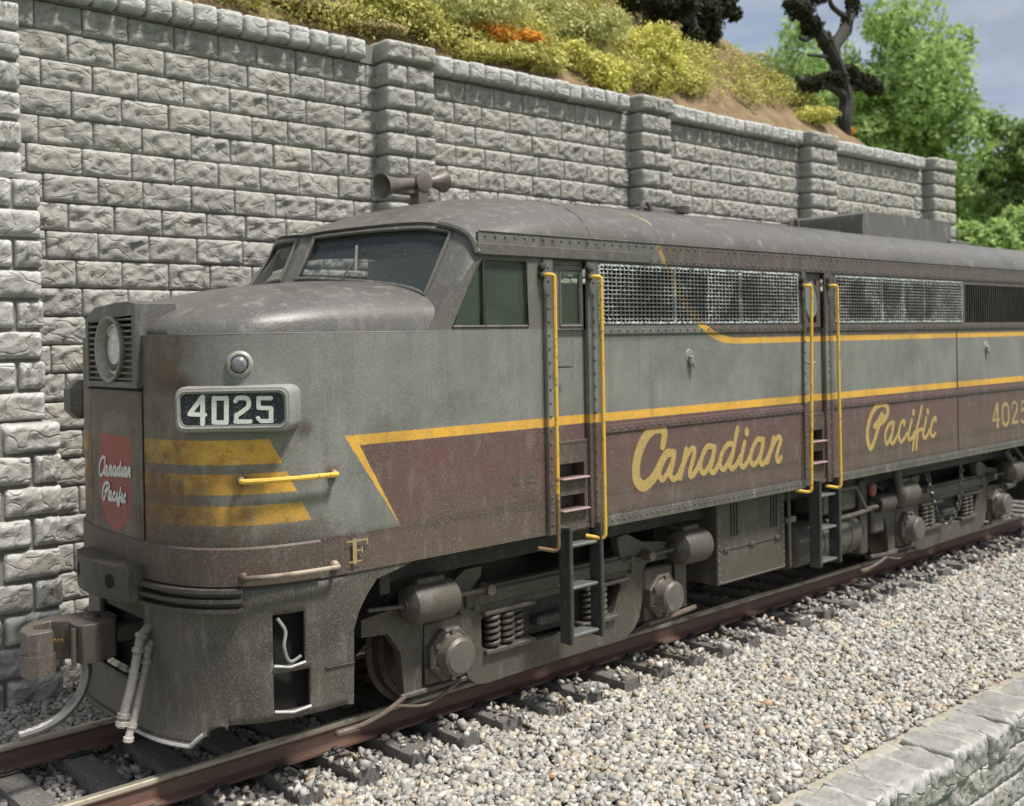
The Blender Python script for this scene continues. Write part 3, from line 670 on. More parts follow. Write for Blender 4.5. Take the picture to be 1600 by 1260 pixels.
# ---- cab front and roof
V0 = [(4.98, 0, 3.84), (5.10, -.25, 3.84), (5.30, -.7, 3.79), (5.54, -1.13, 3.71), (5.61, -1.38, 3.56), (5.47, -1.525, SEAM-.005)]
V1 = [(5.20, 0, 4.27), (5.33, -.3, 4.295), (5.62, -.8, 4.325), (5.86, -1.13, 4.32), (5.985, -1.42, 4.215), (6.02, -1.53, 4.03)]
def mir(V, k): return [(p[0]-k*min(1, -p[1]/1.1), -p[1], p[2]) for p in V]
def at(V, u): i = min(int(u), len(V)-2); t = u-i; return Vector(V[i]).lerp(Vector(V[i+1]), t)
def smoothV(V):
    return lambda u: (smoothline(V, 10)[int(round(u*10))])
def cab_front(V0, V1, flip, parent):
    s0, s1 = smoothline(V0, 10), smoothline(V1, 10)
    def Sf(u, v):
        a = u*10; i = min(int(a), len(s0)-2); t = a-i
        return s0[i].lerp(s0[i+1], t).lerp(s1[i].lerp(s1[i+1], t), v)
    U0, U1, W0, W1 = .45, 3.50, .06, .94
    us = [0, .1, .2, .3] + [U0 + (U1-U0)*i/14 for i in range(15)] + [3.7, 3.9, 4.1, 4.3, 4.5, 4.7, 4.85, 5]
    vs = [-.10, 0, W0] + [W0+(W1-W0)*i/6 for i in range(1, 6)] + [W1, 1.0]
    def corner(u, v):      # clip the outer upper / lower corner of the pane to a curve
        return Sf(u, v)
    mb = MB(); gl = MB(); bulge = lambda u: (0 if U0 <= u <= U1 else .012)
    cx = Vector((6.4, 0, 3.9))
    def nrm(u, v):
        a = Sf(u+.02, v)-Sf(u-.02 if u > .02 else 0, v); b = Sf(u, min(v+.02, 1.1))-Sf(u, v-.02); n = a.cross(b).normalized()
        return n if n.dot(Sf(u, v)-cx) > 0 else -n
    for i in range(len(us)-1):
        for j in range(len(vs)-1):
            q = [Sf(us[i], vs[j]), Sf(us[i+1], vs[j]), Sf(us[i+1], vs[j+1]), Sf(us[i], vs[j+1])]
            if U0-1e-6 <= us[i] and us[i+1] <= U1+1e-6 and W0-1e-6 <= vs[j] and vs[j+1] <= W1+1e-6: continue
            mb.add(q, [(0, 1, 2, 3)])
    ring = [(u, W0) for u in [U0+(U1-U0)*i/14 for i in range(15)]] + [(U1, W0+(W1-W0)*i/6) for i in range(1, 7)] + [(U1-(U1-U0)*i/14, W1) for i in range(1, 15)] + [(U0, W1-(W1-W0)*i/6) for i in range(1, 6)]
    rp_ = [Sf(u, v) for u, v in ring]; rin = [Sf(u, v)-nrm(u, v)*.05 for u, v in ring]; n = len(ring)
    mb.add(rp_+rin, [(k, (k+1) % n, n+(k+1) % n, n+k) for k in range(n)])
    ob = mb.build('cab_front', m_hood, parent, smooth=50)
    MB().tube([p+nrm(*ring[k])*.004 for k, p in enumerate(rp_)]+[rp_[0]+nrm(*ring[0])*.004, rp_[1]], .020, 8, False).build('window_rim', m_hood, ob)
    gg = [[Sf(U0-.02+(U1-U0+.04)*i/10, W0-.02+(W1-W0+.04)*j/4)-nrm(U0+(U1-U0)*i/10, .5)*.04 for j in range(5)] for i in range(11)]
    MB().grid(gg).build('windshield', m_glass, ob, smooth=60)
    gk = [p-nrm(*ring[k])*.036 for k, p in enumerate(rp_)]
    MB().tube(gk+gk[:2], .012, 6, False).build('gasket', m_dark, ob)
    if flip < 0: return Sf, s1
    # wiper
    a = Sf(1.72, .02)+nrm(1.72, .1)*.03; b = Sf(1.70, .42)+nrm(1.7, .5)*.01
    MB().tube([a-Vector((0, 0, .03)), a+Vector((0, -.01, .03)), b], .009, 6).build('wiper_arm', m_steel, ob)
    MB().tube([b+Vector((.02, 0, .13)), b-Vector((0, 0, .10))], .014, 6).build('wiper_blade', m_trim, ob)
    return Sf, s1
V0m, V1m = mir(V0, .44), mir(V1, .30)
Sf, s1 = cab_front(V0, V1, 1, loco); Sfm, s1m = cab_front(V0m, V1m, -1, loco)
PROF = [(0, 4.755), (.30, 4.748), (.60, 4.722), (.90, 4.668), (1.15, 4.595), (1.34, 4.50), (1.46, 4.39), (1.515, 4.29), (1.525, 4.235)]
def prof(s):
    a = s*(len(PROF)-1); i = min(int(a), len(PROF)-2); t = a-i; return PROF[i][0]*(1-t)+PROF[i+1][0]*t, PROF[i][1]*(1-t)+PROF[i+1][1]*t
MB().tube([s1[i]+Vector((-.01, -.012, .012)) for i in range(31, 51)], .034, 8).build('visor_end', m_roof, loco)
roof = MB(); NU = 28
def sample(line, s): a = s*(len(line)-1); i = min(int(a), len(line)-2); return line[i].lerp(line[i+1], a-i)
for sg, line in ((-1, s1), (1, s1m)):
    G = []
    for i in range(NU+1):
        s = i/NU; p1 = sample(line, s); y1, z1 = prof(s); row = [p1, p1+Vector((-.035*(1-s*.8), .0, .022))]
        for j in range(1, 19):
            w_ = j/18; e = 1-(1-w_)**2.1; X_ = p1.x + (7.45-p1.x)*w_; ey = 1-(1-w_)**3
            row.append(Vector((X_, p1.y+(sg*y1-p1.y)*ey, p1.z+(z1-p1.z)*(e if s < .75 else e+(1-(1-w_)**5-e)*(s-.75)*4))))
        G.append(row)
    roof.grid(G)
roof.build('cab_roof', m_roof, loco, smooth=60)
rb = MB()
fullp = [(-a, b) for a, b in PROF[::-1]] + PROF[1:]
dp = smoothline([(0, a, b) for a, b in fullp], 4)
rb.grid([[(x, p.y, p.z) for p in dp] for x in [7.45, 9, 11, 13, 15, 17, XR]])
m_roofl = livery_mat(); m_roofl.name = 'roof_livery'
rb.build('roof', m_roof, loco, smooth=60)
# gold line running up over the roof shoulder
gs = []
for (a, b) in ((8.00, .62), (8.16, .8), (8.29, 1.0), (8.42, 1.2), (8.50, 1.36), (8.54, 1.47)):
    z = next(PROF[i][1]+(PROF[i+1][1]-PROF[i][1])*(b-PROF[i][0])/(PROF[i+1][0]-PROF[i][0]) for i in range(len(PROF)-1) if PROF[i][0] <= b <= PROF[i+1][0]); gs.append((a, -b, z+.006))
gl_ = MB(); gs = smoothline(gs, 4); gl_.grid([[p+Vector((-.018, 0, 0)) for p in gs], [p+Vector((.018, 0, 0)) for p in gs]]); gl_.build('roof_stripe', m_goldf, loco, smooth=60)

# ---- letterboard (riveted strip under the roof), strips, rivets
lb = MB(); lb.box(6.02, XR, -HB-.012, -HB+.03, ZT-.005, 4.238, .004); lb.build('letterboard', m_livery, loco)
MB().box(5.99, 8.32, -HB-.030, -HB-.010, ZT+.0, 4.135, .006).build('cab_drip_strip', m_roof, loco)
MB().tube([(6.03, -HB-.012, 4.243), (XR, -HB-.012, 4.243)], .010, 6).build('roof_edge_bead', m_roof, loco)
MB().tube(arc([(5.90, -1.20, 4.34), (6.01, -1.42, 4.27), (6.04, -1.545, 4.16), (6.03, -1.55, 4.04)], 6, .09), [.02]*16, 8).build('visor_end', m_roof, loco) if False else None
for x0, x1, z0, z1 in ((7.55, 11.11, 2.345, 2.425), (11.78, XR, 2.345, 2.425), (7.55, 11.11, 3.315, 3.395), (11.78, XR, 3.315, 3.395), (7.55, 11.11, SILL-.03, 1.53), (11.78, XR, SILL-.03, 1.53)):
    MB().box(x0, x1, -HB-.014, -HB+.01, z0, z1, .003).build('batten_strip', m_roof if z0 < 2 else m_livery, loco)
posts = [(6.80, 6.93), (7.385, 7.545), (11.115, 11.195), (11.61, 11.775)]
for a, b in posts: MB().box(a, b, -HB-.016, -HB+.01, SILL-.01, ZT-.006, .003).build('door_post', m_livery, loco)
riv = MB(); N_ = (0, -1, 0)
def row(x0, x1, z, y=-HB-.014, step=.118, r=.0155):
    n = int((x1-x0)/step)
    for i in range(n+1): riv.rivet((x0+(x1-x0)*i/n, y, z+rnd.uniform(-.002, .002)), N_, r)
def colr(x, z0, z1, y=-HB-.016, step=.125, r=.0155):
    n = int((z1-z0)/step)
    for i in range(n+1): riv.rivet((x+rnd.uniform(-.002, .002), y, z0+(z1-z0)*i/n), N_, r)
row(6.1, XR, 4.205, -HB-.012); row(8.35, XR, 4.068, -HB-.012)
for a, b in ((7.6, 11.07), (11.82, XR)): row(a, b, 2.385); row(a, b, 3.355); row(a, b, 1.49, step=.085)
for x in (6.865, 7.47, 11.155, 11.69): colr(x, 1.55, 3.95)
row(6.95, 7.37, 1.53, -HB+.02)
riv.build('rivets', m_trim if False else simple('rivet_heads', (.15, .145, .14), .32, 0.1, .3, .3, .1), loco, kind='stuff')
MB().box(15.165, 15.185, -HB-.004, -HB+.01, SILL, SEAM).build('panel_seam', m_dark, loco)

# ---- cab side window
wf = MB()
fr = [(5.72, 3.40), (6.61, 3.40), (6.61, 4.0), (6.05, 4.0)]
wf.tube([(a, -HB+.004, b) for a, b in fr+fr[:2]], .016, 6, False); wf.build('cab_window_frame', m_pilot, loco)
cw = MB(); cw.tube([(6.085, -HB+.008, 3.41), (6.085, -HB+.008, 3.99)], .018, 6); cw.build('window_mullion', m_dark, loco)
MB().plate([(5.73, 3.40), (6.61, 3.40), (6.61, 4.0), (6.06, 4.0)], [], -HB+.03, -HB+.034).build('cab_window_glass', m_glass2, loco)
# cab interior
ci_ = MB(); ci_.box(6.9, 6.95, -1.45, 1.45, 2.4, 4.2); ci_.box(5.3, 6.95, -1.4, 1.4, 3.0, 3.05); ci_.build('cab_bulkhead', m_cabin, loco)
cd_ = MB(); cd_.box(6.88, 6.90, -1.30, -.62, 3.05, 4.02, .01); cd_.build('bulkhead_door', simple('bulkhead_door_green', (.10, .13, .09), .7), loco)
MB().box(6.87, 6.882, -1.12, -.80, 3.55, 3.92).build('bulkhead_window', simple('pale_interior_pane', (.55, .58, .52), .3), loco)
cs_ = MB(); cs_.box(5.75, 5.98, -1.25, -.75, 3.05, 3.55, .03); cs_.tube([(5.85, -1.1, 3.5), (5.95, -1.15, 3.72)], .018, 6); cs_.build('control_stand', m_dark, loco)
st_ = MB(); st_.lathe((6.46, -1.30, 3.44), (0, 1, 0), [(0, .20), (.06, .20)], 24); st_.box(6.25, 6.6, -1.1, -.7, 3.05, 3.4); st_.build('driver_seat', simple('seat_green', (.035, .038, .028), .8), loco)

# ---- doors
def door(x0, x1, step_z, win, lab):
    d = MB(); yb = -HB+.035
    d.panel(x0, x1, 2.30, ZT-.01, [win], yb, .03)
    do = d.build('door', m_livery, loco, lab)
    lo = MB(); lo.panel(x0, x1, SILL-.02, 2.30, [(x0+.06, x1-.05, z, z+.13) for z in step_z], -HB+.012, .16); lo.box(x0, x1, -HB+.008, -HB+.03, 2.28, 2.31, .004); lo.build('step_panel', m_hem, loco)
    bk = MB()
    for z in step_z: bk.box(x0+.05, x1-.04, -HB+.165, -HB+.18, z-.02, z+.15)
    bk.build('step_well', simple('step_well_red', (.16, .07, .07), .7), loco) if False else bk.build('step_well', m_hem, loco)
    for z in step_z: MB().box(x0+.055, x1-.02, -HB-.045, -HB+.13, z-.022, z-.002, .008).build('step_tread', m_tread, loco)
    return do
m_tread = simple('step_tread_pink', (.36, .25, .24), .5, 0, .2, .3, .2)
d1 = door(6.935, 7.375, (1.665, 1.965), (7.08, 7.33, 3.42, 3.90), None)
MB().box(7.07, 7.34, -HB+.055, -HB+.06, 3.40, 3.92).build('door_glass', m_glass2, d1)
df = MB(); df.tube([(a, -HB+.034, b) for a, b in ((7.06, 3.40), (7.35, 3.40), (7.35, 3.93), (7.06, 3.93), (7.06, 3.40), (7.35, 3.40))], .012, 6, False); df.tube([(a, -HB+.036, b) for a, b in ((7.0, 3.35), (7.0, 3.98), (7.365, 3.98), (7.365, 3.36))], .010, 6, False); df.build('door_window_frame', m_livery, d1)
MB().tube(arc([(6.93, -HB-.005, 3.02), (6.93, -HB-.07, 3.02), (7.10, -HB-.07, 3.02)], 4, .02), .014, 8).build('door_handle', m_pilot, d1)
d2 = door(11.20, 11.60, (1.72, 1.98), (11.32, 11.50, 3.42, 3.95), None)
pg = MB(); pg.lathe((11.37, -HB+.03, 3.72), (0, -1, 0), [(0, .0), (0, .17), (.016, .15), (.016, .145), (.004, .14), (.004, 0)], 18)
for i, v in enumerate(pg.v): pg.v[i] = (11.37+(v[0]-11.37)*.95, v[1], 3.69+(v[2]-3.72)*1.35)
pg.build('porthole', m_glass if False else simple('porthole_glass', (.18, .21, .20), .12, 0, .1, .1, 0), d2)
MB().tube(arc([(11.21, -HB+.02, 2.93), (11.21, -HB-.05, 2.93), (11.33, -HB-.05, 2.93)], 4, .02), .013, 8).build('door_handle', m_trim, d2)

# ---- side grilles: real wire lattice over dark louvres
def lattice(name, x0, x1, z0, z1, nx, nz):
    g = MB(); y = -HB-.004; r = .0056
    for i in range(nx+1): x = x0+(x1-x0)*i/nx; g.box(x-r, x+r, y-r, y+r, z0, z1)
    for j in range(nz+1): z = z0+(z1-z0)*j/nz; g.box(x0, x1, y-r-.006, y+r-.006, z-r, z+r)
    for fx in (0, 1/3, 2/3, 1):
        x = x0+(x1-x0)*fx; g.box(x-.014, x+.014, y-.008, y+.008, z0, z1)
    g.box(x0, x1, y-.008, y+.008, z0-.012, z0+.012); g.box(x0, x1, y-.008, y+.008, z1-.012, z1+.012)
    o = g.build('wire_grille', m_wire, loco, smooth=0, fix=False); o['kind'] = 'stuff'
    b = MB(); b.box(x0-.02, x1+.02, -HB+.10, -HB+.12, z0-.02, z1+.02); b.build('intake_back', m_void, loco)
    s = MB(); n = 14
    for j in range(n): z = z0+(z1-z0)*(j+.5)/n; s.add([(x0, -HB+.035, z-.008), (x1, -HB+.035, z-.008), (x1, -HB+.09, z+.022), (x0, -HB+.09, z+.022)], [(0, 1, 2, 3)])
    s.build('intake_louvres', m_dark, loco, smooth=0, kind='stuff')
lattice('a', 7.565, 11.025, 3.425, 3.995, 56, 14); lattice('b', 11.87, 15.35, 3.425, 3.995, 56, 14)
lv = MB()
for i in range(46): x = 15.5+i*.075; lv.box(x-.012, x+.012, -HB-.004, -HB+.05, 3.42, 3.96)
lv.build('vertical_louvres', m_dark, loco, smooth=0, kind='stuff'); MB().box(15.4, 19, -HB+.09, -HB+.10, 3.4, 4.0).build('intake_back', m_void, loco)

# ---- latches on the side
for x, z in ((AY(1078, 562, -HB).x, AY(1078, 562, -HB).z), (AY(1541, 545, -HB).x, AY(1541, 545, -HB).z)):
    l = MB(); l.lathe((x, -HB, z+.04), (0, -1, 0), [(0, .075), (.006, .07)], 12); l.box(x-.035, x+.035, -HB-.05, -HB, z-.06, z+.05, .015); l.tube([(x, -HB-.03, z+.06), (x+.02, -HB-.05, z-.08)], .018, 6)
    l.build('side_latch', m_trim, loco)
# small data plate stencils, worn
dpl = MB()
for zz in (2.02, 1.96, 1.86, 1.80, 1.72): dpl.box(6.38, 6.68, -HB-.0015, -HB, zz, zz+.012)
dpl.build('worn_data_lines', m_pilot, loco)

# ---- lettering (flat print laid 2 mm over the paint)
def ribbon(mb, pts, w, mpf, n=6, close=False):
    P = smoothline([(a, 0, b) for a, b in pts], n) if len(pts) > 2 else [Vector((a, 0, b)) for a, b in pts]
    ws = w if callable(w) else (lambda t: w); m = len(P); A, B = [], []
    for i, p in enumerate(P):
        d = (P[min(i+1, m-1)]-P[max(i-1, 0)]).normalized(); nn = Vector((-d.z, 0, d.x)); h = ws(i/(m-1))/2
        A.append(p+nn*h); B.append(p-nn*h)
    lay = len(mb.v)*1.1e-6
    mb.grid([[mpf(q.x, q.z, lay+i*1.2e-5) for i, q in enumerate(A)], [mpf(q.x, q.z, lay+i*1.2e-5) for i, q in enumerate(B)]]); lay += (m+2)*1.2e-5
    for e in (P[0], P[-1]):                      # round ends
        h = ws(0 if e is P[0] else 1)/2; k = 10; lay += 3e-5
        mb.add([mpf(e.x+math.cos(2*math.pi*i/k)*h, e.z+math.sin(2*math.pi*i/k)*h, lay) for i in range(k)], [tuple(range(k))])
def sight(pts, ox, oy, s):      # sightings on the body side plane -> (x,z)
    r = []
    for a, b in pts: q = AY(ox+a*s, oy+b*s, -HB-.002); r.append((q.x, q.z))
    return r
CAN = [[(385, 285), (402, 200), (400, 135), (355, 115), (290, 130), (215, 220), (165, 340), (140, 470), (148, 590), (200, 650), (260, 620), (320, 545), (370, 440), (425, 350), (490, 345)],
 [(430, 345), (380, 440), (355, 540), (385, 590), (430, 530), (470, 440), (495, 350)], [(495, 345), (478, 450), (458, 545), (485, 585), (525, 560), (565, 470)],
 [(603, 310), (580, 430), (550, 575)], [(572, 470), (610, 370), (655, 305), (683, 325), (660, 430), (637, 530), (655, 560), (700, 500), (735, 420)],
 [(865, 290), (800, 285), (755, 370), (735, 470), (765, 530), (815, 470), (850, 380), (868, 290)], [(868, 290), (850, 400), (830, 490), (852, 525), (890, 480), (925, 400)],
 [(1045, 265), (990, 265), (935, 350), (915, 440), (945, 495), (990, 440), (1040, 330)], [(1078, 115), (1058, 230), (1030, 370), (1008, 450), (1028, 488), (1070, 450), (1110, 370)],
 [(1145, 245), (1122, 350), (1108, 440), (1130, 472), (1170, 430), (1205, 350)], [(1315, 222), (1260, 222), (1215, 310), (1200, 400), (1225, 452), (1275, 400), (1308, 300), (1318, 222)],
 [(1318, 220), (1300, 330), (1288, 415), (1310, 448), (1350, 400), (1385, 320)], [(1412, 205), (1388, 310), (1355, 430)], [(1385, 330), (1425, 235), (1465, 195), (1478, 235), (1455, 310), (1440, 390), (1458, 420), (1483, 385)]]
CDOT = [(1165, 150)]
PAC = [[(300, 650), (370, 550), (430, 430)], [(425, 430), (455, 480), (510, 470), (540, 380), (520, 285), (440, 250), (330, 300), (240, 450), (185, 640), (170, 830), (195, 980), (232, 1035), (285, 940), (345, 740), (390, 610), (470, 540), (525, 440)],
 [(640, 575), (570, 600), (510, 710), (490, 840), (515, 960), (570, 880), (620, 740), (640, 600)], [(645, 580), (612, 780), (592, 900), (620, 955), (680, 870), (725, 770)],
 [(830, 620), (835, 560), (790, 565), (745, 680), (735, 820), (770, 920), (830, 860), (880, 770)], [(965, 530), (930, 680), (903, 820), (922, 885), (970, 845), (1010, 760)],
 [(1140, 290), (1105, 480), (1055, 680), (1005, 880), (980, 1060)], [(1075, 740), (1055, 900), (1045, 1050)], [(1040, 740), (1150, 690)], [(1222, 490), (1188, 680), (1165, 790), (1190, 855), (1245, 800), (1285, 700)],
 [(1390, 550), (1392, 490), (1350, 520), (1312, 640), (1305, 770), (1340, 825), (1385, 770)]]
PDOT = [(995, 400), (1250, 380)]
flat = lambda x, z, l: (x, -HB-.003-l, z)
t = MB()
cs = [sight(p, 970, 650, .16875) for p in CAN]; ps = [sight(p, 1340, 610, .0875) for p in PAC]
for i, p in enumerate(cs): ribbon(t, p, (lambda q: .085+.035*math.sin(q*3.1)) if i == 0 else .066, flat)
c = sight(CDOT, 970, 650, .16875)[0]; t.add([(c[0]+.045*math.cos(k*.524), -HB-.0035, c[1]+.055*math.sin(k*.524)) for k in range(12)], [tuple(range(12))])
t.build('lettering', m_gold, loco, 'large gold script word on the first maroon panel', smooth=0, fix=False)
t = MB()
for i, p in enumerate(ps): ribbon(t, p, (.075 if i < 2 else .055), flat)
for c in sight(PDOT, 1340, 610, .0875): t.add([(c[0]+.04*math.cos(k*.524), -HB-.0035, c[1]+.05*math.sin(k*.524)) for k in range(12)], [tuple(range(12))])
t.build('lettering', m_gold, loco, 'smaller gold script word on the second maroon panel', smooth=0, fix=False)
def digit_strokes(ch):
    return {'4': [([(.62, 1), (.05, .30)], .16), ([(.02, .30), (.98, .30)], .14), ([(.68, 1), (.68, 0)], .24), ([(.5, .02), (.86, .02)], .08)],
            '0': [([(.5, 1), (.14, .85), (.08, .5), (.14, .15), (.5, 0), (.86, .15), (.92, .5), (.86, .85), (.5, 1)], .2)],
            '2': [([(.14, .75), (.2, .93), (.5, 1), (.82, .88), (.82, .65), (.4, .3), (.12, .04)], .18), ([(.12, .06), (.9, .06)], .16)],
            '5': [([(.85, .97), (.25, .97)], .14), ([(.24, .97), (.18, .55)], .12), ([(.2, .55), (.55, .62), (.86, .45), (.84, .15), (.5, 0), (.14, .1)], .18)]}[ch]
t = MB()
for i, ch in enumerate('4025'):
    x0 = 16.32+i*.34
    for pts, wd in digit_strokes(ch): ribbon(t, [(x0+a*.26, 1.80+b*.34) for a, b in pts], wd*.30, flat, 6)
t.build('lettering', m_goldf, loco, 'faded gold road number 4025', smooth=0, fix=False)
t = MB()
p0, n0 = nose_at(4.70)
ff = lambda a, b, l: (4.595+a, -HB-.004-l+ (.010 if a < .1 else .004), 1.545+b)
for pts, wd in (([(.07, 0), (.07, .17)], .036), ([(.0, .168), (.19, .168)], .014), ([(.19, .172), (.19, .13)], .012), ([(.07, .09), (.14, .09)], .012), ([(.14, .115), (.14, .065)], .010), ([(.02, .004), (.13, .004)], .014)): ribbon(t, pts, wd, lambda a, b, l: (4.595+a, -HB-.026-l, 1.545+b), 2)
t.build('lettering', m_goldf, loco, 'small gold letter F on the hem', smooth=0, fix=False)

# ---- nose door with the red shield
xd = NXF-.012
def door_pt(y, z, o=0): return (nose_y(y)-.008-o, y, z)
nd = MB(); ysd = [-.52+1.04*i/12 for i in range(13)]
nd.grid([[door_pt(y, z) for z in (1.765, 2.2, 2.6, 2.93)] for y in ysd])
for y in (-.52, .52): nd.grid([[door_pt(y, 1.765), door_pt(y, 2.93)], [door_pt(y, 1.765, -.03), door_pt(y, 2.93, -.03)]])
Md = Mat('nose_door_paint', .5); x, y, z = Md.xyz(); nA = Md.noise(6, 3, .65); nB = Md.noise(40, 3, .7)
c = Md.mix(nA.ss(.35, .65), (.155, .135, .11), (.10, .065, .042)); c = Md.mix(((z+(nA-.5)*.25)-2.62).ss(0, .12)*.8, c, (.13, .078, .045))
c = Md.mix((((-(y.ab()))+.30+(nA-.5)*.4).ss(0, .1))*((z+(nA-.5)*.5-2.56).ss(0, .05))*((-z+2.78+(nA-.5)*.3).ss(0, .05))*.6, c, (.19, .185, .165))
halfw = (((-(z-2.15))*.0)+.33) ; lowr = ((z-2.10).mn(0.0)); shape = ((-(y.ab()))+.325-(lowr*lowr*1.15)-((lowr*lowr)*(lowr*lowr)*16.0)).step(.012)*((-z)+2.56).step(.006)
c = Md.mix(shape*.93, c, Md.mix(nB.ss(.3, .7), (.42, .055, .045), (.30, .07, .06)))
weather(Md, c, .25, .2, .3); m_nd = Md.m
ndo = nd.build('nose_door', m_nd, loco, 'narrow nose door with faded red shield')
sl = MB()
for y in (-.527, .527): sl.box(nose_y(.52)-.006, nose_y(.52)+.01, y-.006, y+.006, 1.765, 2.97)
sl.box(NXF-.02, nose_y(.52)+.01, -.52, .52, 2.93, 2.945); sl.build('door_gap', m_void, loco)
m_wht = simple('chalk_white_print', (.74, .70, .68), .6, 0, .05, .1, .1, .3)
t = MB()
def shield_map(strokes, ox, oy, s, wdt):
    for p in strokes:
        q = [AX(ox+a*s, oy+b*s, NXF) for a, b in p]; ribbon(t, [(v.y, v.z) for v in q], wdt, lambda yy, zz, l: (nose_y(yy)-.014-l, yy, zz), 4)
def remap(strokes, bx, by, src):      # affine from the big script to the small one
    (x0, x1, y0, y1) = src; (X0, X1, Y0, Y1, sh) = (*bx, *by, 0)
    return [[(X0+(a-x0)/(x1-x0)*(X1-X0), Y0+((b + (a-x0)*.14)-y0)/(y1-y0)*(Y1-Y0)+(a-x0)/(x1-x0)*38) for a, b in p] for p in strokes]
shield_map(remap(CAN, (170, 560), (325, 575), (120, 1490, 110, 670)), 135, 670, .127, .027)
def remap2(strokes): return [[(215+(a-150)/1250*290, 640+((b+(a-150)*.12)-250)/790*225+(a-150)/1250*60) for a, b in p] for p in strokes]
shield_map(remap2(PAC), 135, 670, .127, .027)
t.build('lettering', m_wht, ndo, 'white two line script on the red shield', smooth=0, fix=False)

# ---- headlight housing
hs = MB(); xf = NXF-.035; xb = NXF+.30
outer = [(-.52, 2.955), (.52, 2.955), (.52, 3.52), (.30, 3.615), (-.34, 3.64), (-.52, 3.615)]
inner = [(-.45, 3.0), (.46, 3.0), (.46, 3.50), (-.45, 3.53)]
hs.plate(outer, [inner], xf, xb, mp=lambda a, b, q: (q, a, b))
hs.build('headlight_housing', m_hood, loco, smooth=20)
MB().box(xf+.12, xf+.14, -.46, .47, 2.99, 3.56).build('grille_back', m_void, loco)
for k in range(11):
    z = 3.025+k*.0475
    for y0, y1 in ((-.455, -.0), (.0, .465)):
        zz = z-3.265; w2 = math.sqrt(max(0, .265**2-zz**2)) if abs(zz) < .265 else .06
        a, b = (y0, -w2+.01) if y0 < 0 else (w2-.01, y1)
        MB().box(xf+.004, xf+.045, a, b, z-.010, z+.010, .004).build('louvre_slat', m_hood, loco)
MB().box(xf+.002, xf+.04, -.07, .07, 3.0, 3.055, .006).add([], []).box(xf+.002, xf+.04, -.07, .07, 3.48, 3.53, .006).build('bezel_lug', m_hood, loco)
bz = MB(); bz.lathe((xf+.05, 0, 3.265), (-1, 0, 0), [(-.06, .235), (.045, .272), (.07, .27), (.07, .25), (.04, .232), (-.06, .20), (-.06, 0)], 40); bz.build('headlight_bezel', m_trim, loco)
Ml = Mat('lens', .1, 0, .8); Ml.color(Ml.mix(Ml.noise(30, 2).ss(.4, .7), (.55, .55, .50), (.72, .71, .66))); m_lens = Ml.m
ln = MB(); ln.lathe((xf+.075, 0, 3.265), (-1, 0, 0), [(0, .20), (.03, .18), (.045, .1), (.05, 0)], 32); ln.build('headlight_lens', m_lens, loco)
MB().lathe((xf+.06, 0, 3.265), (-1, 0, 0), [(0, .20), (.03, .205), (.03, .185), (0, .185)], 32).build('lens_ring', Mat('bright_ring', .2, .9).color((.7, .7, .68)).m, loco)

# ---- number board
nA_ = Vector((3.40, -1.02, 0)); dirn = Vector((.66, -.60, 0)).normalized(); nn_ = Vector((dirn.y, -dirn.x, 0)).normalized()
if nn_.y > 0: nn_ = -nn_
A0 = nA_ + nn_*.085
def NB(u, z, o=0): p = A0 + dirn*u + nn_*o; return (p.x, p.y, z)
def nbuz(px_, py_, o=0): p = AP(px_, py_, A0+nn_*o, nn_); return ((p-A0-nn_*o).dot(dirn), p.z)
def rrect(u0, u1, z0, z1, r, n=5):
    o = []
    for cx, cz, a in ((u1-r, z1-r, 0), (u0+r, z1-r, 90), (u0+r, z0+r, 180), (u1-r, z0+r, 270)):
        for k in range(n+1): g = R(a+90*k/n); o.append((cx+r*math.cos(g), cz+r*math.sin(g)))
    return o
uL, _ = nbuz(272, 640); uR, _ = nbuz(455, 640); _, zT = nbuz(360, 604); _, zB = nbuz(360, 676)
nb = MB(); ol = rrect(uL, uR, zB, zT, .07); il = rrect(uL+.045, uR-.05, zB+.055, zT-.05, .05)
def ringz(loopA, oA, loopB, oB): return [[NB(a, b, oA) for a, b in loopA+loopA[:1]], [NB(a, b, oB) for a, b in loopB+loopB[:1]]]
back = [(a*1.03, 2.78+(b-2.78)*1.04) for a, b in ol]
nb.grid(ringz(back, -.6, ol, -.03)); nb.grid(ringz(ol, -.03, rrect(uL+.012, uR-.012, zB+.012, zT-.012, .065), 0))
nb.grid(ringz(rrect(uL+.012, uR-.012, zB+.012, zT-.012, .065), 0, il, .002)); nb.grid(ringz(il, .002, il, -.025))
nbo = nb.build('number_board', m_trim, loco, smooth=45)
rim = rrect(uL+.028, uR-.032, zB+.034, zT-.032, .058); MB().tube([NB(a, b, .004) for a, b in rim+rim[:2]], .009, 6, False).build('frame_bead', m_trim, nbo)
Mf = Mat('number_board_face', .3); nz_ = Mf.noise(90, 3, .75); Mf.color(Mf.mix(nz_.ss(.56, .72), (.012, .012, .022), (.38, .39, .42))); Mf.bump(nz_, .4, .004)
MB().grid([[NB(a, b, -.014) for b in (zB+.04, zT-.04)] for a in (uL+.03, uR-.04)]).build('number_face', Mf.m, nbo)
t = MB()
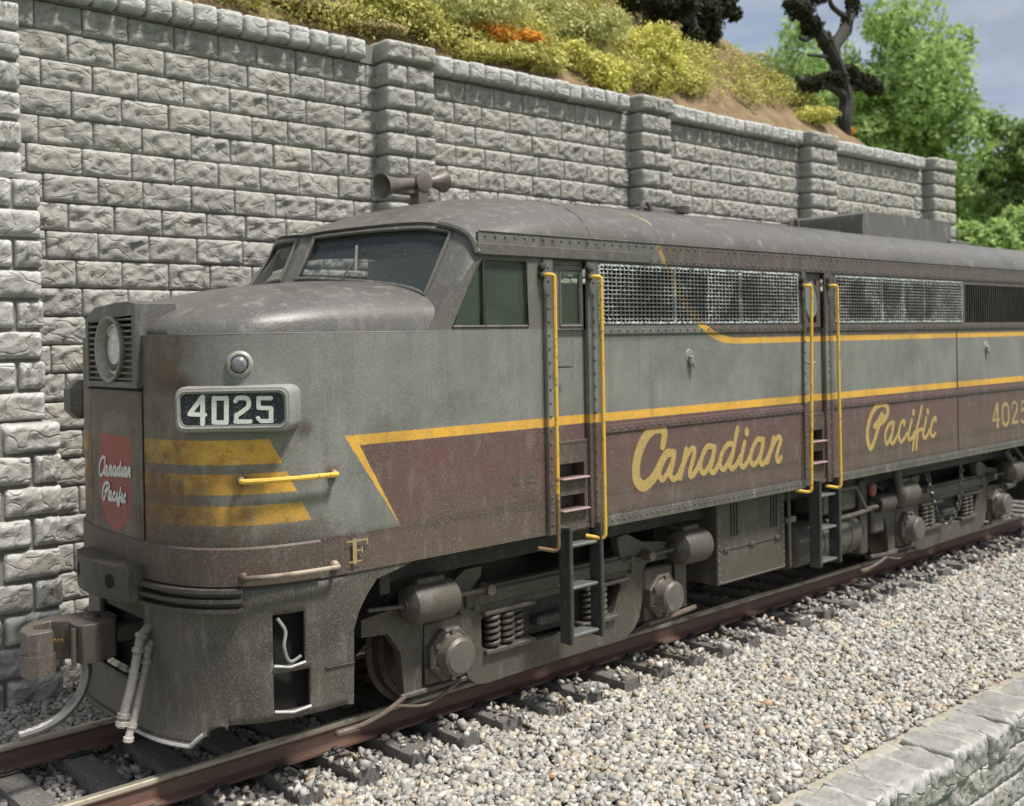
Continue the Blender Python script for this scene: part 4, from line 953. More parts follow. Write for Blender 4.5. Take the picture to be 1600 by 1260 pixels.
for pts, w0 in (([(395, 240), (272, 405)], .034), ([(262, 418), (440, 425)], .032), ([(412, 222), (412, 528)], .036),
             ([(542, 235), (542, 510)], .036), ([(682, 235), (682, 510)], .036), ([(542, 238), (682, 238)], .032), ([(542, 512), (682, 512)], .032),
             ([(785, 268), (812, 236), (900, 236), (932, 262), (930, 330), (862, 390), (798, 430)], .034), ([(795, 430), (795, 500)], .034), ([(785, 503), (955, 500)], .032),
             ([(1188, 236), (1045, 236)], .032), ([(1048, 236), (1048, 345)], .032), ([(1048, 345), (1175, 350)], .032), ([(1190, 350), (1190, 490)], .034), ([(1195, 494), (1072, 496), (1042, 462)], .032)):
    q = [nbuz(260+a*.1375, 590+b*.1375, -.01) for a, b in pts]
    ribbon(t, q, w0, lambda a, b, l: NB(a, b, -.0095+l), 1 if len(q) < 4 else 4)
t.build('lettering', simple('number_white', (.80, .81, .76), .5, 0, .05, .25, .05, .6), nbo, 'white number 4025', smooth=0, fix=False)

# ---- class light, handrails on the nose
p, n = nose_at(3.80); c = Vector((p.x, p.y, 3.135))
MB().lathe(c-n*.03, n, [(0, .105), (.035, .10), (.05, .082), (.05, .07), (.03, .06)], 20).build('marker_light', m_trim, loco)
MB().lathe(c-n*.02, n, [(0, .06), (.06, .058), (.085, .035), (.088, 0)], 16).build('marker_lens', m_lens if False else simple('marker_lens_glass', (.22, .21, .24), .25, .2, .2, .3, .1), loco)
def noserail(z, x0, x1, mat, r=.021, off=.085, sg=1):
    pts = []
    a, na = nose_at(x0); b, nb_ = nose_at(x1)
    pts = [a-na*.02, a+na*off] + [nose_at(x0+(x1-x0)*i/6)[0]+nose_at(x0+(x1-x0)*i/6)[1]*off for i in range(1, 6)] + [b+nb_*off, b-nb_*.02]
    pts = [Vector((q.x, q.y*sg, z)) for q in pts]
    MB().tube(arc(pts, 4, .03), r, 10).build('nose_handrail', mat, loco)
    k = MB()
    for q in (a, b): nq = nose_at(q.x)[1]; k.lathe(Vector((q.x, q.y*sg, z)), Vector((nq.x, nq.y*sg, 0)), [(-.01, .042), (.03, .034), (.04, .02)], 10)
    k.build('rail_socket', m_rustrail, loco)
noserail(2.262, 3.80, 4.49, m_yellow); noserail(1.545, 3.80, 4.49, m_rustrail, .019)
noserail(2.262, 3.80, 4.49, m_yellow, sg=-1)
# far number board seen past the nose
fb = MB(); fb.box(3.52, 4.1, 1.30, 1.62, 2.62, 2.98, .08); fb.build('far_number_board', m_pilot, loco)

# ---- vertical grab irons
def grab(px0, py0, px1, py1, hook, y=-1.63, mat=m_yellow, topm=None, endz=None):
    a = AY(px0, py0, y); b = AY(px1, py1, y); b.x = a.x + (b.x-a.x)*1.0
    h = Vector((hook, .09, 0)); pts = [Vector((a.x-.07, -HB-.01, a.z)), Vector((a.x-.05, y, a.z)), a+Vector((.0, 0, -.01)), b, b+Vector((-.09, .08, .015))]
    pts = [Vector((a.x-.075, -HB, a.z)), Vector((a.x-.06, y+.02, a.z+.005)), a, b, Vector((b.x-.13, -HB+.03, b.z+.03))]
    o = MB().tube(arc(pts, 6, .06), .0195, 10).build('grab_iron', mat, loco)
    k = MB()
    for dz in (0, .08): k.lathe((a.x-.075, -HB-.01, a.z+dz), (0, -1, 0), [(0, .04), (.03, .034), (.04, .015)], 10)
    k.build('bracket', m_dark, loco)
grab(866, 430, 873, 862, 0); grab(939, 433, 946, 842, 0); grab(1268, 447, 1268, 770, 0); grab(1308, 447, 1314, 763, 0)

# ---- roof fittings
def hornp():
    h = MB(); a = AY(597, 291, -.12); c = AY(655, 286, -.05); b = AY(691, 283, .0); d = (a-c).normalized()
    h.lathe(c, a-c, [(.0, .06), (.10, .055), (.16, .06), (.30, .068), ((a-c).length-.05, .10), ((a-c).length, .125), ((a-c).length+.005, .125), ((a-c).length-.03, .10), ((a-c).length-.12, .03)], 20)
    h.lathe(c, b-c, [(.0, .05), (.08, .045), (.14, .05), (.2, .06), ((b-c).length-.03, .105), ((b-c).length, .125), ((b-c).length+.004, .12), ((b-c).length-.04, .07)], 20)
    h.lathe(c, (0, -1, 0), [(-.09, .09), (.09, .10), (.105, .05)], 14); h.box(c.x-.30, c.x+.12, c.y-.05, c.y+.06, c.z-.13, c.z-.07, .012); h.box(c.x-.07, c.x+.06, c.y-.08, c.y+.08, 4.66, c.z-.02, .01)
    h.box(c.x-.05, c.x+.05, c.y-.05, c.y+.05, 4.62, c.z, .01); h.box(c.x-.15, c.x+.02, c.y-.04, c.y+.04, c.z-.10, c.z-.05, .01)
    h.lathe((c.x, c.y, 4.60), (0, 0, 1), [(0, .15), (.045, .14), (.05, .05)], 16)
    return h.build('air_horn', simple('horn_brass_grime', (.15, .128, .105), .45, .2, .4, .3, .3), loco)
hornp()
rf = MB(); rf.box(8.2, 13.6, -.62, -.56, 4.71, 4.735, .006); rf.box(8.6, 13.6, -.35, .35, 4.74, 4.77, .01); rf.box(9.0, 9.75, -.32, .32, 4.765, 4.79, .01); rf.box(11.2, 12.6, -.4, .4, 4.765, 4.79, .01)
rf.build('roof_hatches', m_roof, loco)
for x in (AY(1009, 333, -.3).x, AY(1241, 355, -.3).x):
    MB().tube([(x+.09*math.cos(g), -.3, 4.76+.14*math.sin(g)) for g in [i*math.pi/10 for i in range(11)]], .028, 8).build('lifting_ring', m_roof, loco)
v_ = AY(1060, 330, -.2); vt = MB(); vt.box(v_.x-.75, v_.x-.05, -.26, -.14, 4.78, 4.86, .02); vt.lathe((v_.x, -.2, 4.75), (0, 0, 1), [(0, .07), (.06, .07), (.07, .14), (.15, .15), (.19, .08), (.20, .05)], 18); vt.build('roof_vent', m_roof, loco)
fx0, fx1 = 14.36, 17.2
fb_ = MB(); pf = [(-.52, 4.62), (-.52, 5.04), (-.47, 5.085), (.55, 5.085), (.62, 5.04), (.62, 4.62)]
# radiator hood: side wall straight, leading end curls forward
fb_.plate([(fx0, 4.62), (fx1-.12, 4.62), (fx1-.12, 4.80), (fx1, 4.80), (fx1, 5.06), (fx1-.05, 5.09), (fx0+.12, 5.09), (fx0+.03, 5.05), (fx0, 4.95)], [], -.52, .9)
fb_.build('fan_hood', m_roof, loco)
MB().box(fx1, fx1+.75, -.5, .8, 4.66, 4.80, .01).build('fan_shroud', m_roof, loco)

# ---- underframe, pilot
uf = MB(); uf.box(4.2, XR, -1.15, 1.15, 1.22, 1.455); uf.build('underframe', m_dark, loco)
cr = MB(); cr.box(5.0, 5.1, -1.4, 1.4, 1.2, 1.45); cr.box(9.4, 18.8, -.6, .6, .75, 1.25); cr.build('centre_sill', m_dark, loco)
pl = MB(); PP = plan(260, -.012); Zs = [.27, .32, .37, .43, .487, .60, .72, .785, .83, .95, 1.10, 1.23, 1.285, 1.38, 1.462]
def flare(p, z, n):
    f = max(0, min(1, (.60-z)/.33)); fr = max(0, min(1, (3.75-p[0])/.3)); return (p[0]-.06*f*f*fr - .0, p[1]*(1+.02*f*fr), z)
def zb(x, y): t = max(0, min(1, (x-3.54)/.17)); return .43-.16*(1-t)**2.4 if t > 0 else .27
flare0 = flare
def flare(p, z, n): q = flare0(p, z, n); return (q[0], q[1], max(q[2], zb(p[0], 0)))
for i in range(len(PP)-1):
    a, b = PP[i], PP[i+1]; mxx, my = (a[0]+b[0])/2, (a[1]+b[1])/2
    for j in range(len(Zs)-1):
        z0, z1 = Zs[j], Zs[j+1]; zm = (z0+z1)/2
        if z1 <= zb(mxx, my)+1e-4 or (mxx > 4.60): continue
        if abs(my) < .44 and .60 < zm < 1.285: continue
        if 3.985 < mxx < 4.235 and (.83 < zm < 1.23): continue
        if 3.985 < mxx < 4.275 and (.487 < zm < .785): continue
        v = [flare(a, z0, 0), flare(b, z0, 0), flare(b, z1, 0), flare(a, z1, 0)]; pl.add(v, [(0, 1, 2, 3)])
plo = pl.build('pilot', m_pilot, loco, smooth=50)
sm = plo.modifiers.new('thickness', 'SOLIDIFY'); sm.thickness = .05; sm.offset = -1
side = MB(); yp = -HB+.013
side.plate([(4.585, .43), (4.655, .415), (4.665, .74), (4.67, 1.0), (4.72, 1.14), (4.80, 1.26), (4.90, 1.37), (5.24, 1.445), (5.24, 1.462), (4.585, 1.462)], [], yp, yp+.05)
side.build('pilot_side', m_pilot, loco); MB().box(4.36, 4.672, yp-.014, yp+.02, .745, 1.10, .004).build('pilot_side_panel', m_pilot, loco) if False else None
MB().tube([(4.40, yp-.004, .757), (4.66, yp-.006, .745)], .009, 6).build('pilot_seam', m_dark, loco)
# slot reveals and grab wire
m_chip = simple('chipped_bright_edge', (.50, .50, .49), .4, .2, .2, .3, .1)
for x0, x1, z in ((3.99, 4.23, .832), (3.99, 4.27, .487)):
    MB().tube([nose_at(x0)[0]+Vector((0, 0.0, z+.015)), nose_at((x0+x1)/2)[0]+Vector((0, -.002, z-.008)), nose_at(x1)[0]+Vector((0, -.002, z+.01))], .013, 6).build('worn_edge', m_chip, loco)
lipz = []
for q in PP:
    if q[0] < 3.60: lipz.append(flare(q, .275, 0))
mid = [q for q in lipz if q[1] < -.25]
MB().tube([Vector(q)+Vector((-.012, 0, .0)) for q in mid], .018, 6).build('worn_edge', m_chip, loco)
MB().tube(lipz, .022, 6).build('pilot_lip', m_pilot, loco)
pw = MB(); a0 = nose_at(4.03)[0]; pw.tube(smoothline([Vector((4.03, a0.y+.02, 1.20)), Vector((4.08, a0.y-.01, 1.10)), Vector((4.055, a0.y-.03, 1.0)), Vector((4.08, a0.y-.03, .90)), Vector((4.12, a0.y-.03, .865)), Vector((4.19, a0.y-.05, .90))], 4), .013, 8); pw.build('uncoupling_wire', m_trim, loco)
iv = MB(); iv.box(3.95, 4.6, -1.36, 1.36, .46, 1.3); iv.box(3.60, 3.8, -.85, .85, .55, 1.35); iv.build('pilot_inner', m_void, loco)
cb = MB(); cb.box(3.46, 3.62, -.44, .44, 1.10, 1.30); cb.build('coupler_pocket_beam', simple('pocket_brown', (.09, .075, .035), .7), loco)
# buffer block and fins
bb = MB(); xs_ = []
ys_ = [-.54+1.08*i/12 for i in range(13)]
f0 = [(NXF-.235+.10*(abs(y)/.54)**2, y) for y in ys_]
bb.grid([[(x, y, 1.305) for x, y in f0], [(x, y, 1.575) for x, y in f0], [(nose_y(y)+.02, y, 1.585) for x, y in f0]])
bb.grid([[(x, y, 1.305) for x, y in f0], [(nose_y(y)+.02, y, 1.305) for x, y in f0]])
for s in (0, -1):
    x, y = f0[s]; bb.add([(x, y, 1.305), (x, y, 1.575), (nose_y(y)+.02, y, 1.585), (nose_y(y)+.02, y, 1.305)], [(0, 1, 2, 3)])
bbo = bb.build('buffer_block', m_under, loco, smooth=30)
for y in (-.33, .33): x = NXF-.235+.10*(abs(y)/.54)**2; MB().lathe((x-.001, y, 1.45), (-1, .686*y, 0), [(-.03, .058), (.004, .056)], 20).build('block_hole', m_void, bbo)
for z in (1.445, 1.372, 1.30):
    for sg in (1, -1):
        f = MB(); O, I = plan(120, .075), plan(120, -.01); seg = [(o, i) for o, i in zip(O, I) if -1.36 < i[1] < -.50 and i[0] < 3.85]
        f.grid([[(i[0], i[1]*sg, z+.014), (o[0], o[1]*sg, z+.014), (o[0], o[1]*sg, z-.014), (i[0], i[1]*sg, z-.014)] for o, i in seg])
        f.build('anticlimber_fin', m_under, loco, smooth=30)

# ---- coupler
cp = MB(); zc0, zc1 = .80, 1.11
kn = [(2.62, -.02), (2.63, -.14), (2.70, -.19), (2.80, -.19), (2.82, -.17), (2.82, -.10), (2.78, -.09), (2.735, -.05), (2.73, .03), (2.78, .11), (2.90, .15), (2.92, .12), (3.0, .05), (3.0, -.12), (3.03, -.20), (3.12, -.22), (3.30, -.16), (3.36, -.05), (3.36, .12), (3.26, .22), (3.08, .27), (2.88, .27), (2.74, .2), (2.66, .1)]
cp.plate([(a, b) for a, b in kn], [], zc0, zc1, mp=lambda a, b, q: (a, b, q)); cpo = cp.build('coupler_head', m_steel, loco, smooth=30)
bv = cpo.modifiers.new('edges', 'BEVEL'); bv.width = .022; bv.segments = 3
k = MB(); k.box(3.30, 3.75, -.07, .07, .88, 1.02, .02); k.build('coupler_shank', m_steel, cpo)
k = MB(); k.plate([(2.605, -.03), (2.615, -.15), (2.69, -.205), (2.80, -.205), (2.83, -.17), (2.83, -.09), (2.77, -.07), (2.72, -.02)], [], .775, .932, mp=lambda a, b, q: (a, b, q)); k.build('knuckle', m_steel, cpo)
sp = MB(); sp.tube([(2.82+.11*t_/40, .06-.1*t_/40+.012*math.cos(t_*.9), .98+.012*math.sin(t_*.9)) for t_ in range(41)], .006, 6); sp.build('knuckle_spring', Mat('brass', .35, .9).color((.5, .3, .12)).m, cpo)
k = MB(); k.lathe((3.17, .02, 1.10), (0, 0, 1), [(-.02, .07), (.035, .065), (.045, .03)], 12); k.lathe((2.98, -.13, .78), (0, 0, 1), [(0, .02), (.3, .02)], 8); k.build('pivot_pin', m_steel, cpo)
tp = MB(); tp.tube(smoothline([(3.11, 0, .80), (3.12, 0, .66), (3.06, 0, .50), (2.93, 0, .38), (2.78, 0, .325), (2.60, 0, .305)], 6), .042, 10); tp.build('trip_pin', simple('trip_pin_steel', (.30, .29, .28), .3, .7, .2, .3, .3), cpo)
# hoses
def hose(pts, r, rings):
    h = MB(); P_ = smoothline(pts, 6); h.tube(P_, r, 10)
    for t_ in rings:
        q = P_[int(t_*(len(P_)-1))]; q2 = P_[min(len(P_)-1, int(t_*(len(P_)-1))+1)]; h.lathe(q, q2-q, [(-.015, r*1.0), (-.012, r*1.35), (.02, r*1.35), (.024, r)], 10)
    h.build('air_hose', mh, loco)
mh_ = Mat('hose_weathered', .6); x_, y_, z_ = mh_.xyz(); nn2 = mh_.noise(30, 3, .7); c_ = mh_.mix(nn2, (.12, .115, .105), (.27, .25, .23)); c_ = mh_.mix((-z_+.52+(nn2-.5)*.4).ss(0, .2)*.8, c_, (.58, .52, .47)); mh_.color(c_).bump(nn2, .4, .005); mh = mh_.m
def hp(x, y, yy): q = AY(x, y, yy); return (q.x, q.y, q.z)
hose([hp(247, 978, -.52), hp(236, 978, -.54), hp(221, 993, -.56), hp(216, 1015, -.56), hp(206, 1068, -.57), hp(193, 1118, -.58), hp(189, 1137, -.58)], .036, (.36, .5, .86, .93))
hose([hp(249, 1000, -.50), hp(240, 1002, -.55), hp(231, 1013, -.57), hp(228, 1040, -.58), hp(215, 1100, -.60), hp(203, 1145, -.61), hp(200, 1160, -.61)], .030, (.34, .48, .8, .93))

# ---- trucks
YF = -1.15
def truck(dx, first):
    t_ = thing('truck', '', '', (5.87+dx, 0, .5)) ; del t_['label']; del t_['category']; t_.parent = loco
    def put(mb, name, mat, **k):
        o = mb.build(name, mat, None, **k); o.parent = t_; o.matrix_parent_inverse = Matrix.Translation((-5.87, 0, -.5)); o.location = (0, 0, 0); return o
    fo = [(4.98, .80), (4.98, .95), (5.45, 1.0), (8.6, 1.0), (9.25, .97), (9.30, .85), (9.30, .28), (9.12, .28), (9.10, .80), (9.04, .86), (8.64, .86), (8.58, .80), (8.55, .45), (8.50, .30), (8.42, .20), (8.28, .135), (6.36, .10), (6.23, .12), (6.13, .20), (6.09, .34), (6.09, .76), (6.03, .84), (5.68, .84), (5.63, .78), (5.60, .22), (5.41, .22), (5.38, .60), (5.25, .78)]
    win = [(6.30, .46), (6.36, .39), (6.45, .37), (7.98, .37), (8.07, .40), (8.12, .47), (8.22, .70), (8.10, .78), (6.42, .76), (6.30, .70)]
    f = MB(); f.plate(fo, [win], YF, YF+.10); fr_ = put(f, 'side_frame', m_truck); bv = fr_.modifiers.new('edge', 'BEVEL'); bv.width = .012; bv.segments = 2; bv.limit_method = 'ANGLE'
    b = MB(); b.box(6.1, 8.45, YF-.035, YF+.02, .84, .97, .012); b.box(6.3, 6.95, YF-.06, YF+.06, .735, .775, .01); b.box(7.65, 8.3, YF-.06, YF+.06, .735, .775, .01); b.box(6.32, 6.95, YF-.05, YF+.1, .37, .42, .01); b.box(7.6, 8.12, YF-.05, YF+.1, .37, .42, .01)
    b.box(5.36, 6.1, YF-.03, YF+.01, .19, .235, .01); put(b, 'equaliser_bars', m_truck)
    for xs in (6.44, 6.62, 6.80, 7.74, 7.90, 8.04)[0:6]:
        if xs in (6.80, 8.04): continue
        s = MB(); s.tube([(xs+.062*math.cos(a*.55), YF+.01+.062*math.sin(a*.55), .425+.31*a/60) for a in range(61)], .021, 6); put(s, 'coil_spring', m_truck)
    for xs in (6.80,):
        s = MB(); s.tube([(xs+.055*math.cos(a*.55), YF+.07+.055*math.sin(a*.55), .425+.31*a/60) for a in range(61)], .019, 6); put(s, 'coil_spring', m_truck)
    for xa in (5.87, 8.81):
        j = MB(); j.box(xa-.23, xa+.23, YF-.02, YF+.10, .24, .80, .02)
        j.lathe((xa, YF, .50), (0, -1, 0), [(0, .245), (.08, .245), (.10, .225)], 8)
        jo = put(j, 'journal_box', m_truck, smooth=25)
        cpm = MB(); cpm.lathe((xa, YF-.10, .50), (0, -1, 0), [(0, .19), (.02, .178), (.12, .168), (.145, .14), (.155, .0)], 22)
        for g in range(6): cpm.lathe((xa+.20*math.cos(g*1.047+.5), YF-.10, .50+.20*math.sin(g*1.047+.5)), (0, -1, 0), [(0, .03), (.03, .028)], 6)
        put(cpm, 'journal_cap', m_cap, smooth=35)
        w_ = MB()
        for yy in (-.755, .755):
            s = 1 if yy > 0 else -1
            w_.lathe((xa, yy, .5), (0, s, 0), [(-.08, .0), (-.08, .54), (-.045, .55), (-.035, .50), (.06, .49), (.065, .44), (.03, .42), (.02, .16), (.07, .12), (.07, 0)], 40)
        w_.lathe((xa, -1.0, .5), (0, 1, 0), [(0, .09), (2.0, .09)], 12); put(w_, 'wheelset', m_wheel, smooth=40)
    for (x0, x1, z, rod0, rod1) in ((5.36, 5.84, 1.02, (4.98, .99, 1.05), (6.30, .99, 1.0)), (8.98, 9.42, .98, (8.55, .99, .97), (8.95, .99, .98))):
        c_ = MB(); rr = .175 if x0 < 6 else .19
        c_.lathe((x0, YF-.12, z), (1, 0, 0), [(-.03, .06), (-.02, .06), (0, .12), (.03, rr*.93), (.08, rr), (x1-x0-.03, rr), (x1-x0, rr*.94), (x1-x0+.01, .1)], 24)
        c_.box(x0+.10, x1-.08, YF-.16, YF+.1, z+rr-.02, z+rr+.04, .01); put(c_, 'brake_cylinder', m_truck)
        r_ = MB(); r_.tube([(rod0[0], YF-.10, rod0[2]), (x0, YF-.12, z)], .018, 8)
        if x0 < 6: r_.tube([(x1, YF-.12, z), (rod1[0], YF-.10, rod1[2])], .028, 8); r_.lathe((rod1[0], YF-.04, rod1[2]), (0, -1, 0), [(0, .06), (.12, .05)], 10)
        else: r_.lathe((rod0[0], YF-.04, rod0[2]), (0, -1, 0), [(0, .06), (.12, .05)], 10)
        put(r_, 'brake_rod', m_truck)
    g = MB(); g.plate([(5.85, 1.0), (6.15, 1.0), (6.28, 1.10), (6.30, 1.20), (6.10, 1.20), (5.9, 1.08)], [], YF-.02, YF+.08); g.tube([(6.2, YF, .98), (6.22, YF-.03, .82)], .035, 8); put(g, 'hanger_bracket', m_truck)
    g = MB(); g.plate([(8.2, .98), (8.9, .98), (8.95, 1.05), (8.55, 1.10), (8.3, 1.22), (8.15, 1.20)], [], YF-.02, YF+.08)
    g.tube([(8.36, YF-.03, .98), (8.36, YF-.03, .80)], .03, 8); g.box(8.22, 8.50, YF-.06, YF, .93, .96, .01); put(g, 'hanger_bracket', m_truck)
    h = MB(); h.tube(smoothline([(5.40, YF-.02, .21), (5.2, YF-.02, .13), (5.02, YF+.02, .07), (4.84, YF+.06, .035)], 4), .022, 8); h.tube(smoothline([(5.3, YF-.03, .16), (5.6, YF-.05, .10), (5.85, YF-.04, .16), (6.05, YF-.02, .22)], 4), .014, 8)
    h.box(4.74, 4.98, YF+.02, YF+.08, .015, .07, .015); put(h, 'sanding_pipe', m_pipe); h = MB(); h.tube([(8.6, YF-.03, .22), (8.9, YF-.06, .24), (9.35, YF-.07, .27)], .03, 8); put(h, 'sanding_pipe', m_pipe)
    bo = MB(); bo.box(5.2, 9.2, -.95, .95, .72, .80); bo.box(6.6, 8.1, -1.05, 1.05, .45, .78); put(bo, 'bolster', m_dark)
    ft = MB(); ft.box(6.62, 7.55, YF+.12, YF+.2, .40, .75); ft.box(7.0, 7.45, YF-.03, YF+.12, .50, .60, .02); put(ft, 'transom', m_dark)
    return t_
m_truck = simple('truck_frame_grime', (.082, .070, .052), .55, 0, .4, .22, .25, .6)
m_cap = simple('journal_cap_worn', (.14, .125, .105), .42, .2, .35, .5, .4, 1.6)
m_wheel = simple('wheel_steel', (.075, .058, .045), .5, .4, .3, .2, .5)
m_pipe = simple('rusty_pipe', (.13, .095, .07), .55, .1, .3, .3, .5)
truck(0, True); truck(8.37, False)

# ---- ladders
def ladder(x0, x1, zt, zb_, steps):
    l = MB(); yo = -1.60
    for x in (x0, x1):
        l.box(x-.012, x+.012, yo, yo+.15, zb_, zt, .006); l.tube([(x, yo, zt), (x, yo, zb_+.02)], .022, 8)
    l.tube([(x0, yo+.05, zt), (x0-.13, yo+.12, zt+.02)], .022, 8)
    lo = l.build('step_ladder', m_dark2, loco)
    for z in steps: MB().box(x0+.01, x1-.01, yo+.02, yo+.20, z-.018, z+.018, .012).build('ladder_step', m_chip2, lo)
m_dark2 = simple('ladder_black', (.075, .078, .078), .35, .3, .2, .3, .1); m_chip2 = simple('ladder_step_worn', (.17, .18, .18), .35, .3, .15, .5, .1)
ladder(7.03, 7.45, 1.50, .40, (1.32, .92, .47)); ladder(11.32, 11.76, 1.50, .44, (1.30, .90, .50))

# ---- equipment between the trucks
bx = MB(); bx.box(9.68, 11.02, -1.30, .9, .455, 1.40, .012); bo_ = bx.build('battery_box', m_truck, loco)
for c0 in (9.93, 10.72):
    for k in range(3): MB().box(c0+k*.055, c0+k*.055+.02, -1.304, -1.29, .98, 1.36).build('louvre_slot', m_void, bo_)
hg = MB(); hg.box(9.72, 10.98, -1.312, -1.295, .845, .857); hg.box(9.78, 9.88, -1.325, -1.295, .83, .872, .006); hg.box(10.28, 10.38, -1.325, -1.295, .83, .872, .006); hg.box(10.8, 10.9, -1.325, -1.295, .83, .872, .006)
hg.build('hinge_bar', m_truck, bo_)
rv_ = MB()
for i in range(28): rv_.rivet((9.74+i*.046, -1.30, .48), N_, .008)
for z in [.5+.08*i for i in range(11)]: rv_.rivet((9.71, -1.30, z), N_, .008); rv_.rivet((10.99, -1.30, z), N_, .008)
rv_.build('box_rivets', m_chip, bo_, kind='stuff')
cy = MB(); cy.lathe((9.25, -.35, .62), (1, 0, 0), [(0, .1), (.02, .28), (.42, .28)], 20); cy.build('fuel_tank_end', m_dark, loco)
pp_ = MB(); pp_.tube([(11.08, -1.32, .46), (11.08, -1.32, 1.42)], .022, 8); pp_.box(11.02, 11.22, -1.34, -1.26, .99, 1.06, .01); pp_.tube([(11.76, -1.40, .92), (12.5, -1.40, .93), (13.1, -1.36, .95)], .03, 8); pp_.tube([(11.76, -1.40, 1.30), (12.5, -1.40, 1.28), (12.78, -1.38, .96), (13.05, -1.38, .96)], .028, 8); pp_.build('pipework', m_truck, loco)
tk = MB(); tk.lathe((11.30, -1.02, .62), (1, 0, 0), [(0, .05), (.02, .24), (.06, .29), (1.50, .29), (1.56, .24), (1.58, .05)], 32)
tko = tk.build('air_tank', m_truck, loco); sb = MB()
for x in (12.55, 11.9): sb.lathe((x, -1.02, .62), (1, 0, 0), [(0, .29), (0, .298), (.03, .298), (.03, .29)], 32)
sb.build('tank_strap', m_dark2, tko)
MB().box(11.80, 12.62, -1.34, -.9, .98, 1.26, .03).build('filter_box', m_truck, loco)
dn = MB(); dn.box(12.95, 13.15, -1.2, -.9, .3, 1.3, .02); dn.box(13.2, 13.5, -1.25, -.9, .55, 1.0, .03); dn.tube([(13.0, -1.3, .28), (13.7, -1.3, .24)], .03, 8); dn.lathe((13.25, -1.25, .95), (1, 0, 0), [(0, .12), (.4, .12)], 14); dn.build('drain_gear', m_under, loco)
rd = MB(); rd.lathe((13.02, -1.34, 1.10), (0, 0, 1), [(0, .03), (.04, .055), (.15, .06), (.19, .02)], 12); rd.build('cutout_cock', simple('red_oxide', (.34, .10, .07), .5), loco)
bl = MB(); bl.lathe((13.9, -1.28, 1.02), (1, 0, 0), [(0, .08), (.04, .16), (.28, .17), (.34, .1)], 18); bl.tube([(13.7, -1.32, 1.42), (13.75, -1.36, 1.05)], .06, 10); bl.build('traction_blower', m_truck, loco)
def chain(pts, n):
    c_ = MB(); L_ = smoothline(pts, 8); tot = len(L_)-1
    for i in range(n):
        q = L_[int(i*tot/n)]; d = (L_[min(tot, int(i*tot/n)+1)]-q).normalized(); a = d.cross(Vector((0, 1, 0))).normalized() if i % 2 else Vector((0, 1, 0))
        c_.tube([q+d*.045*math.cos(g)+a*.028*math.sin(g) for g in [k*2*math.pi/8 for k in range(9)]], .012, 5, False)
    c_.build('safety_chain', m_dark2, loco)
chain([(14.45, -1.40, 1.25), (14.55, -1.42, .95), (14.75, -1.42, .62), (15.05, -1.42, .48), (15.35, -1.42, .70), (15.5, -1.40, 1.0), (15.55, -1.38, 1.32)], 34)
hs_ = MB(); hs_.tube(smoothline([(17.3, -1.3, 1.35), (17.55, -1.35, 1.0), (17.45, -1.35, .8), (17.2, -1.33, .78)], 6), .045, 8); hs_.tube(smoothline([(17.6, -1.3, 1.4), (17.9, -1.35, 1.1), (17.8, -1.35, .9), (17.5, -1.33, .85)], 6), .035, 8); hs_.build('traction_cable', m_dark2, loco)
re_ = MB(); re_.box(18.1, 19.3, -1.5, 1.5, .45, 1.46); re_.build('rear_pilot', m_dark, loco)

# =================================================================== HILL, PLANTS, TREES
def foliage(name, clumps, leaf, mat, parent=None, seed=0, aniso=1.0, long_=1.6):
    """clumps: (centre, (rx,ry,rz), n leaves); leaf sized two-sided faces spread through lumpy shells"""
    g = np.random.default_rng(seed); Vs, sh = [], []
    for c, r, n in clumps:
        d = g.normal(size=(n, 3)); d /= np.linalg.norm(d, axis=1)[:, None]
        k = np.array([noise.noise(Vector((*(q*2.2), )) + Vector((seed*3.1+c[0], c[1], c[2]))) for q in d[:, :]]) if n < 60000 else 0
        k2 = np.array([noise.noise(Vector((*(q*5.5), )) + Vector((seed*1.7+c[0], c[1], c[2]))) for q in d[:, :]])
        rad = (1+.42*k+.30*k2)*g.uniform(.62, 1.03, n)**.6
        p = np.array(c)+d*rad[:, None]*np.array(r)
        a = g.normal(size=(n, 3)) + d*.3; a /= np.linalg.norm(a, axis=1)[:, None]; b = np.cross(a, d+g.normal(size=(n, 3))*.6); b /= (np.linalg.norm(b, axis=1)[:, None]+1e-9)
        s_ = leaf*g.uniform(.5, 1.4, n)[:, None]
        Vs.append(np.stack([p-a*s_*long_*.5, p+b*s_*.35, p+a*s_*long_*.5, p-b*s_*.35], 1)); sh.append(np.clip(.5+k*.8+k2*.5+g.normal(0, .16, n), 0, 1))
    V = np.concatenate(Vs); n = len(V); shv = np.concatenate(sh)
    me = bpy.data.meshes.new(name); me.vertices.add(n*4); me.vertices.foreach_set('co', V.reshape(-1).astype(np.float32)); me.loops.add(n*4); me.loops.foreach_set('vertex_index', np.arange(n*4, dtype=np.int32))
    me.polygons.add(n); me.polygons.foreach_set('loop_start', np.arange(0, n*4, 4, dtype=np.int32)); me.polygons.foreach_set('loop_total', np.full(n, 4, dtype=np.int32)); me.update()
    at_ = me.color_attributes.new('Col', 'FLOAT_COLOR', 'POINT'); c4 = np.repeat(np.stack([shv, shv, shv, np.ones(n)], 1), 4, 0); at_.data.foreach_set('color', c4.reshape(-1).astype(np.float32))
    me.materials.append(mat); o = bpy.data.objects.new(name, me); COL.objects.link(o)
    if parent: o.parent = parent; o.matrix_parent_inverse = Matrix.Translation(-parent.location)
    return o
